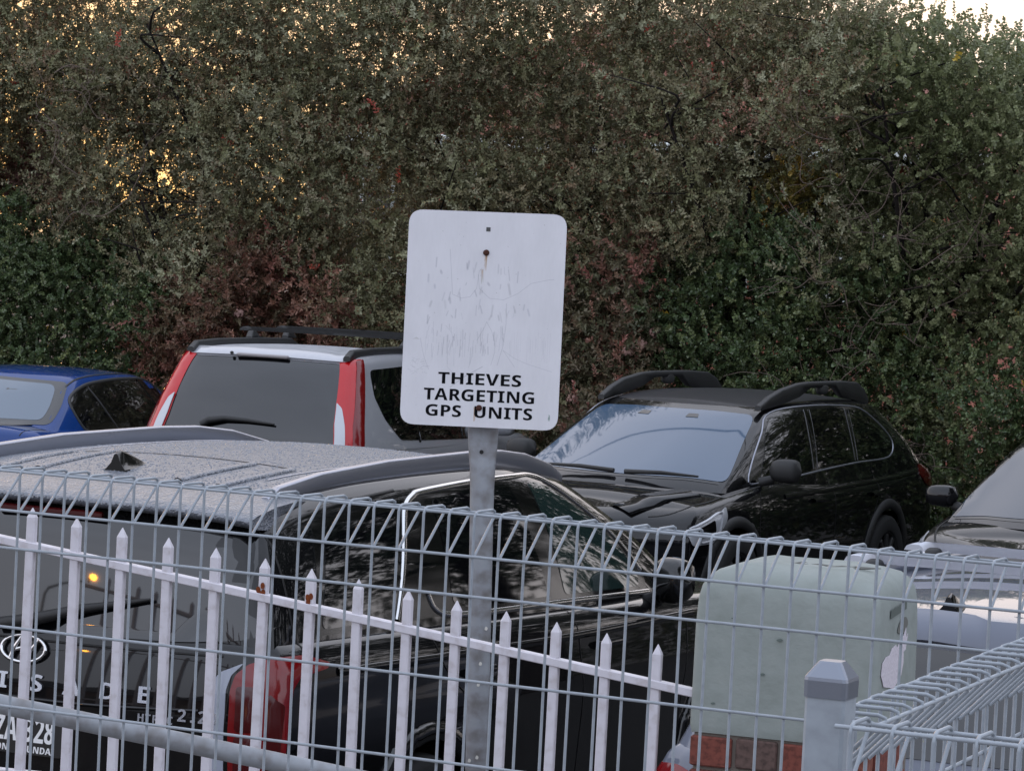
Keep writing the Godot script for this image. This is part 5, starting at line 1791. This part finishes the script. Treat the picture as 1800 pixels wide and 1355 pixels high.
func picket_fence() -> void:
	var g := 0.285
	var s := 0.135
	var p0 := W(-1.2786, 1.774, 9.007)
	var step := Vector3(s * cos(g), -s * 0.1272, s * sin(g))
	var t := thing("picket_fence", "white painted metal picket fence with pointed tops sloping down to the brick pier", "fence", Vector3(p0.x, 0.95, p0.z))
	t.rotation.y = -g
	var a := 0.0119
	var rail := []
	var slope := 0.1272
	# rails run along the local x axis
	for q in [[0.103, 0.022, 0.034], [0.66, 0.022, 0.034]]:
		var x0 := -2.1
		var x1 := 1.895
		var rows := []
		for x in [x0, x1]:
			var y: float = 0.824 - q[0] - slope * x
			if q[0] > 0.5:
				y = 0.10
			var ring := PackedVector3Array()
			for e in [[-1, 0.8], [-0.8, 1], [0.8, 1], [1, 0.8], [1, -0.8], [0.8, -1], [-0.8, -1], [-1, -0.8]]:
				ring.append(Vector3(x, y + e[1] * q[1] / 2, e[0] * q[2] / 2))
			rows.append(ring)
		obj("rail", loft(rows, true, true, false), M.white_paint, t)
	for k in range(-14, 14):
		var top: float = 0.824 - slope * s * k
		var h := top - 0.02
		var rows := []
		for e in [[0.02, 1.0], [top - 0.026, 1.0], [top - 0.022, 0.86], [top - 0.002, 0.12], [top, 0.0]]:
			var ring := PackedVector3Array()
			for c in [[-1, -0.8], [-0.8, -1], [0.8, -1], [1, -0.8], [1, 0.8], [0.8, 1], [-0.8, 1], [-1, 0.8]]:
				ring.append(Vector3(c[0] * a * e[1], e[0], c[1] * a * e[1]))
			rows.append(ring)
		var o := obj("picket", loft(rows, true, true, false), M.white_paint, t, Vector3(s * k, 0, rng.randf_range(-0.0008, 0.0008)))
		o.rotation.z = rng.randf_range(-0.005, 0.005)
		o.rotation.y = rng.randf_range(-0.03, 0.03)
	# rust where two pickets meet the rail
	for q in [[5, 0.72, 0.010], [6, 0.705, 0.011]]:
		var top: float = 0.824 - slope * s * q[0]
		for k in 4:
			obj("rust_stain", plate(smooth_ring(v2([-0.004, -0.006, 0.004, -0.007, 0.006, 0.002, 0.001, 0.009, -0.005, 0.005]), 3), 0.0015), M.rust, t, Vector3(s * q[0] + rng.randf_range(-0.008, 0.008), top - 0.088 + rng.randf_range(-0.006, 0.018), 0.0142 + 0.0003 * k))


func handrail() -> void:
	var t := thing("handrail", "round galvanised handrail sloping down between the wire fence and the white pickets", "handrail", W(-1.115, 0.95, 7.5))
	var a := W(-1.115, 1.457, 7.5)
	var b := W(-0.39, 1.343, 7.5)
	var d := b - a
	var p := a - d * 1.6 - t.position
	var q := b + d * 0.5 - t.position
	obj("pipe", tube([p, q], 0.0225, 20), M.pole, t)
	for k in [0.02, 0.98]:
		var c := p.lerp(q, k)
		obj("post", tube([Vector3(c.x, 0, c.z), Vector3(c.x, c.y, c.z)], 0.0215, 14), M.pole, t)


func sign_post() -> void:
	var t := thing("sign_pole", "galvanised steel pole flattened at the top that carries the white sign", "pole", W(-0.041, 0.95, 9.53))
	var rows := []
	# [height above the path, half width, half depth]
	for q in [[-0.95, 0.033, 0.033], [0.5, 0.033, 0.033], [0.80, 0.0335, 0.033], [0.90, 0.0345, 0.031], [0.955, 0.0365, 0.025], [1.0, 0.040, 0.017], [1.03, 0.0425, 0.013], [1.06, 0.0435, 0.012], [1.55, 0.0435, 0.012]]:
		var ring := PackedVector3Array()
		for k in 20:
			var a := TAU * k / 20
			var e := pow(pow(absf(cos(a)), 2.4) + pow(absf(sin(a)), 2.4), -1 / 2.4)
			ring.append(Vector3(cos(a) * e * q[1] - 0.034 * (q[0]) * 0.95, q[0], sin(a) * e * q[2]))
		rows.append(ring)
	obj("pipe", loft(rows), M.pole, t)
	var hole := obj("bolt_hole", tube([Vector3(-0.036, 1.005, 0.0), Vector3(-0.036, 1.005, 0.019)], 0.006, 10), M.dark_line, t)
	for k in 7:
		obj("paint_fleck", plate(smooth_ring(v2([-0.004, -0.003, 0.003, -0.005, 0.005, 0.002, -0.001, 0.006]), 2), 0.001), mat(Color(0.8, 0.79, 0.76), 0.8), t, Vector3(rng.randf_range(-0.02, 0.015) - 0.01, rng.randf_range(0.1, 0.55), 0.0345))
	var st := StandardMaterial3D.new()
	st.albedo_texture = sign_picture()
	st.roughness = 0.42
	st.metallic_specular = 0.45
	var s := thing("warning_sign", "scratched white metal sign reading thieves targeting gps units on the galvanised pole", "sign", W(-0.0915, 2.332, 9.5))
	s.rotation = Vector3(deg_to_rad(-3.0), deg_to_rad(-9.0), deg_to_rad(0.75))
	var w := 0.455
	var h := 0.612
	obj("plate", plate(round_poly(v2([-w / 2, -h / 2, w / 2, -h / 2, w / 2, h / 2, -w / 2, h / 2]), 0.042, 8), 0.0022), st, s)
	# lettering: [text, centre x, centre y, width, height of capitals]
	for q in [["THIEVES", -0.002, -0.170, 0.239, 0.0335], ["TARGETING", -0.002, -0.2165, 0.318, 0.0335], ["GPS  UNITS", 0.0, -0.263, 0.307, 0.0335]]:
		var tm := text_mesh(q[0], 0.047, 0.0008)
		var box := tm.get_aabb()
		var o := obj("lettering", tm, mat(Color(0.06, 0.06, 0.075), 0.8, 0.0, 0.2), s)
		var sx: float = q[3] / maxf(box.size.x, 0.01)
		var sy: float = q[4] / maxf(box.size.y, 0.01)
		o.scale = Vector3(sx, sy, 1)
		o.position = Vector3(q[1] - (box.position.x + box.size.x / 2) * sx, q[2] - (box.position.y + box.size.y / 2) * sy, 0.0003)
	for y in [0.190, -0.251]:
		obj("bolt", lathe_z([[0.0, 0.006], [0.005, 0.006], [0.0085, 0.004], [0.009, 0.0]]), M.dark_rust, s, Vector3(0.0, y, 0.0003))
	obj("square_hole", plate(pv([-0.006, -0.006, 0.006, -0.006, 0.006, 0.006, -0.006, 0.006]), 0.0012), mat(grey(0.30), 0.7), s, Vector3(0.003, 0.2565, 0.0008))

func lathe_z(p: Array) -> ArrayMesh:
	var rows := []
	for q in p:
		var ring := PackedVector3Array()
		for k in 12:
			ring.append(Vector3(cos(TAU * k / 12) * q[0], sin(TAU * k / 12) * q[0], q[1]))
		rows.append(ring)
	return loft(rows, true, false)

func stroke(im: Image, pts: Array, width: float, c: Color, alpha: float) -> void:
	var s := Vector2(im.get_width(), im.get_height())
	alpha = 1.0 - pow(1.0 - alpha, 1.0 / (2.0 * width))
	for i in pts.size() - 1:
		var a: Vector2 = (pts[i] - Vector2(64, 58)) / Vector2(892, 1240) * s
		var b: Vector2 = (pts[i + 1] - Vector2(64, 58)) / Vector2(892, 1240) * s
		var n := maxi(1, int(a.distance_to(b)))
		for k in n:
			var p := a.lerp(b, float(k) / n)
			var r := int(ceil(width))
			for x in range(int(p.x) - r, int(p.x) + r + 1):
				for y in range(int(p.y) - r, int(p.y) + r + 1):
					if x < 0 or y < 0 or x >= s.x or y >= s.y:
						continue
					var f := alpha * clampf(width + 0.5 - p.distance_to(Vector2(x + 0.5, y + 0.5)), 0, 1)
					if f > 0:
						im.set_pixel(x, y, im.get_pixel(x, y).lerp(c, f))

func sign_picture() -> ImageTexture:
	var w := 600
	var h := 806
	var im := Image.create(w, h, false, Image.FORMAT_RGB8)
	var n := FastNoiseLite.new()
	n.seed = 5
	n.frequency = 0.008
	n.fractal_octaves = 4
	for y in h:
		for x in w:
			var k := 0.842 + 0.022 * n.get_noise_2d(x, y * 0.5) + 0.008 * n.get_noise_2d(x * 9.0, y * 2.0)
			im.set_pixel(x, y, Color(k, k * 0.995, k * 1.012))
	var g := Color(0.46, 0.46, 0.50)
	stroke(im, v2([305, 280, 330, 540, 345, 545, 380, 560, 430, 550, 465, 500, 475, 400, 492, 380]), 0.8, g, 0.31)
	stroke(im, v2([470, 420, 480, 500, 540, 555, 620, 560, 700, 520, 770, 460, 870, 435, 900, 432]), 0.8, g, 0.31)
	stroke(im, v2([630, 850, 690, 890, 760, 920, 910, 962]), 0.7, g, 0.28)
	stroke(im, v2([480, 800, 520, 720, 530, 690, 560, 740, 580, 800, 584, 860, 565, 940]), 0.7, g, 0.31)
	stroke(im, v2([160, 800, 175, 870, 190, 920, 215, 978]), 0.7, g, 0.28)
	stroke(im, v2([300, 720, 335, 760, 345, 800, 315, 900, 320, 960, 350, 990]), 0.7, g, 0.22)
	stroke(im, v2([460, 800, 455, 900, 440, 960]), 0.8, g, 0.25)
	stroke(im, v2([637, 580, 640, 700, 630, 820, 600, 940]), 0.9, g, 0.31)
	stroke(im, v2([630, 850, 700, 945]), 0.7, g, 0.28)
	stroke(im, v2([340, 1075, 420, 1010, 520, 948]), 0.9, Color(0.6, 0.6, 0.62), 0.7)
	var r := RandomNumberGenerator.new()
	r.seed = 12
	for k in 70:                                     # streaks where the old print was scraped off
		var x := r.randf_range(185, 640)
		var y := r.randf_range(700, 850)
		stroke(im, v2([x, y, x + r.randf_range(-6, 6), y + r.randf_range(20, 110)]), r.randf_range(0.6, 1.8), g, r.randf_range(0.08, 0.28))
	for k in 46:
		var x := r.randf_range(180, 760)
		var y := r.randf_range(300, 680)
		stroke(im, v2([x, y, x + r.randf_range(-14, 14), y + r.randf_range(15, 70)]), r.randf_range(1.5, 5.0), g, r.randf_range(0.08, 0.22))
	for k in 26:
		var x := r.randf_range(660, 900)
		stroke(im, v2([x, r.randf_range(740, 800), x, r.randf_range(820, 930)]), 0.6, g, 0.1)
	for k in 34:
		var x := r.randf_range(100, 200)
		var y := r.randf_range(910, 1000)
		stroke(im, v2([x, y, x + r.randf_range(-25, 25), y + r.randf_range(-14, 14)]), 0.7, Color(0.6, 0.6, 0.62), 0.4)
	for k in 12:
		stroke(im, v2([118 + k * 3, 795 - absf(6 - k) * -2, 122 + k * 3, 806]), 1.0, Color(0.6, 0.59, 0.56), 0.35)
	for k in 40:                                     # small pits
		var x := r.randf_range(80, 930)
		var y := r.randf_range(90, 1270)
		stroke(im, v2([x, y, x + r.randf_range(-3, 3), y + 3]), r.randf_range(0.4, 1.3), Color(0.3, 0.28, 0.28), r.randf_range(0.2, 0.7))
	for k in 26:                                     # rust runs below the bolts
		stroke(im, v2([513 + r.randf_range(-9, 9), 285, 508 + r.randf_range(-7, 6), r.randf_range(320, 400)]), 1.2, Color(0.62, 0.42, 0.24), 0.12)
		stroke(im, v2([488 + r.randf_range(-8, 8), 1185, 486 + r.randf_range(-6, 6), r.randf_range(1210, 1270)]), 1.2, Color(0.62, 0.42, 0.24), 0.10)
	for k in 30:
		stroke(im, v2([490 + r.randf_range(-8, 10), 390, 492 + r.randf_range(-8, 10), r.randf_range(410, 480)]), 1.5, Color(0.74, 0.66, 0.52), 0.05)
	for k in 20:
		stroke(im, v2([905 + r.randf_range(-4, 6), r.randf_range(1205, 1245), 906 + r.randf_range(-4, 6), r.randf_range(1210, 1248)]), 0.8, Color(0.3, 0.42, 0.36), 0.3)
	return ImageTexture.create_from_image(im)


# one upright wire: down the fence, over the top, back down to the fence
func loop_wire(height: float, deep: float, tri_h: float, r: float) -> ArrayMesh:
	var c := 0.012
	var w := signf(deep)                                  # which side of the fence the loop leans to
	var l := absf(deep)
	var p := [Vector3(0, -height, 0), Vector3(0, -0.4, 0), Vector3(0, -c, 0), Vector3(0, -c * 0.3, -c * 0.3 * w), Vector3(0, 0, -c * w), Vector3(0, 0, (-l + c) * w), Vector3(0, -c * 0.25, (-l + c * 0.2) * w), Vector3(0, -c, (-l + c * 0.15) * w)]
	p.append(Vector3(0, -tri_h - 0.006, -0.004 * w))
	return tube(p, r, 7)

func wire_panel(called: String, label: String, first: Vector3, along: Vector3, count: int, deep: float, height: float, rows: Array) -> Node3D:
	var t := thing(called, label, "fence", Vector3(first.x, first.y - height, first.z), "galvanised wire fence panels")
	var flat := Vector3(along.x, 0, along.z).normalized()
	t.basis = Basis(flat, Vector3.UP, flat.cross(Vector3.UP))
	var slope := along.y / Vector2(along.x, along.z).length()
	var step := Vector3(Vector2(along.x, along.z).length(), along.y, 0)
	var wm := loop_wire(height, deep, 0.075, 0.0027)
	for k in count:
		var o := obj("upright_wire", wm, M.galv, t, Vector3(0, height, 0) + step * k + Vector3(0, rng.randf_range(-0.001, 0.001), 0))
		o.rotation.z = rng.randf_range(-0.003, 0.003)
		o.rotation.x = rng.randf_range(-0.006, 0.006)
	var e := step * (count - 1)
	for q in rows:
		var a := Vector3(-0.02, height + q[0], q[1])
		obj("cross_wire", tube([a, a + e + Vector3(0.04, 0.04 * slope, 0)], 0.0028, 7), M.galv, t)
	return t

func wire_fences() -> void:
	var rows := [[-0.005, -0.0045], [-0.008, -0.083], [-0.079, 0.0045], [-0.15, 0.0045], [-0.30, 0.0045], [-0.45, 0.0045], [-0.60, 0.0045], [-0.75, 0.0045], [-0.90, 0.0045], [-1.05, 0.0045]]
	var g := 0.4218
	var s := 0.05
	var step := Vector3(s * cos(g), -s * 0.0048, s * sin(g))
	var p0 := W(-0.921, 2.077, 6.3147)
	wire_panel("wire_fence", "long wire fence with looped top crossing the view in front of the pickets", p0 - step * 12, step, 60, 0.087, 1.11, rows)
	var g2 := 0.4189
	var s2 := Vector3(s * sin(g2), s * 0.02, -s * cos(g2))
	var q0 := W(0.4521, 2.0043, 4.1703)
	var r2 := []
	var r3 := []
	for r in rows:
		r2.append([r[0], r[1] * 0.84])
		r3.append([r[0], r[1] * -0.84])
	wire_panel("wire_fence", "wire fence panel running away from the square post, its looped top seen end on", q0 - s2 * 3, s2, 30, -0.072, 1.03, r3)
	var g3 := deg_to_rad(23.83)
	var s3 := Vector3(s * cos(g3), 0, s * sin(g3))
	wire_panel("wire_fence", "nearest wire fence panel, starting at the square post and cut off by the picture edge", W(0.4103, 2.02, 3.8374), s3, 10, 0.072, 1.05, r2)
	# square post with a pyramid cap
	var post := thing("fence_post", "square galvanised fence post with a pyramid cap where two wire panels meet", "post", W(0.397, 0.95, 3.95))
	post.rotation.y = -g2 + 0.02
	obj("tube", cbox(Vector3(0.050, 1.09, 0.050), 0.004), M.galv, post, Vector3(0, 0.545, 0))
	var cap := []
	for q in [[1.086, 0.0268], [1.106, 0.0272], [1.110, 0.0266], [1.127, 0.015], [1.1285, 0.0135], [1.129, 0.001]]:
		var ring := PackedVector3Array()
		for p in round_poly(v2([-q[1], -q[1], q[1], -q[1], q[1], q[1], -q[1], q[1]]), 0.006, 2):
			ring.append(Vector3(p.x, q[0], p.y))
		cap.append(ring)
	obj("cap", loft(cap, true, true, false), M.cap_zinc, post)


func lathe_y(p: Array) -> ArrayMesh:
	var rows := []
	for q in p:
		var ring := PackedVector3Array()
		for k in 14:
			ring.append(Vector3(cos(TAU * k / 14) * q[0], q[1], sin(TAU * k / 14) * q[0]))
		rows.append(ring)
	return loft(rows, true, false)

func street_lamp() -> void:
	var t := thing("street_lamp", "lit amber street lamp mirrored in the rear window of the black suv", "street lamp", Vector3(-17.6, 0.95, -0.5))
	obj("pole", tube([Vector3(0, -0.9, 0), Vector3(0, 4.5, 0), Vector3(0.05, 4.72, 0.07), Vector3(0.35, 4.98, 0.46), Vector3(0.80, 5.26, 1.06)], [0.075, 0.055, 0.05, 0.035, 0.03], 10), M.pole, t)
	obj("lamp_holder", lathe_y([[0.0, -0.1], [0.035, -0.1], [0.04, 0.02], [0.075, 0.05], [0.0, 0.06]]), M.black_plastic, t, Vector3(0.92, 5.36, 1.22))
	var lm := mat(Color(1, 0.8, 0.4), 0.4)
	lm.emission_enabled = true
	lm.emission = Color(1.0, 0.64, 0.16)
	lm.emission_energy_multiplier = 30.0
	obj("lamp_globe", blob(Vector3(0.135, 0.095, 0.135), 2.3), lm, t, Vector3(1.0, 5.49, 1.33))
	var l := OmniLight3D.new()
	l.name = "lamp_light"
	l.light_color = Color(1.0, 0.68, 0.3)
	l.light_energy = 1.0
	l.light_size = 0.06
	l.omni_range = 60
	l.omni_attenuation = 2
	l.shadow_enabled = true
	l.position = Vector3(1.0, 5.49, 1.33)
	t.add_child(l)


func overhead_cable() -> void:
	# the line whose reflection crosses the windscreen of the black wagon
	var a := Vector3(-14.0, 7.6, -44.2)
	var b := Vector3(15.0, 7.6, -12.1)
	var t := thing("overhead_cable", "thin black overhead cable whose reflection curves across the black wagon's windscreen", "cable", a.lerp(b, 0.5))
	var path := []
	for k in 25:
		var f := k / 24.0
		path.append(a.lerp(b, f) - Vector3(0, 0.6 * 4 * f * (1 - f), 0) - t.position)
	obj("cable", tube(path, 0.014, 6), M.rubber, t)
	for e in 2:
		var q: Vector3 = [a, b][e]
		var o := thing("utility_pole", ["timber pole behind the hedge holding the far end of the overhead cable", "timber pole by the street trees holding the near end of the overhead cable"][e], "pole", Vector3(q.x, 0, q.z))
		obj("shaft", tube([Vector3(0, -0.1, 0), Vector3(0, 8.2, 0)], [0.15, 0.11], 12), M.bark, o)
		obj("cross_arm", cbox(Vector3(1.6, 0.1, 0.1), 0.01), M.bark, o, Vector3(0, 7.68, 0.15))
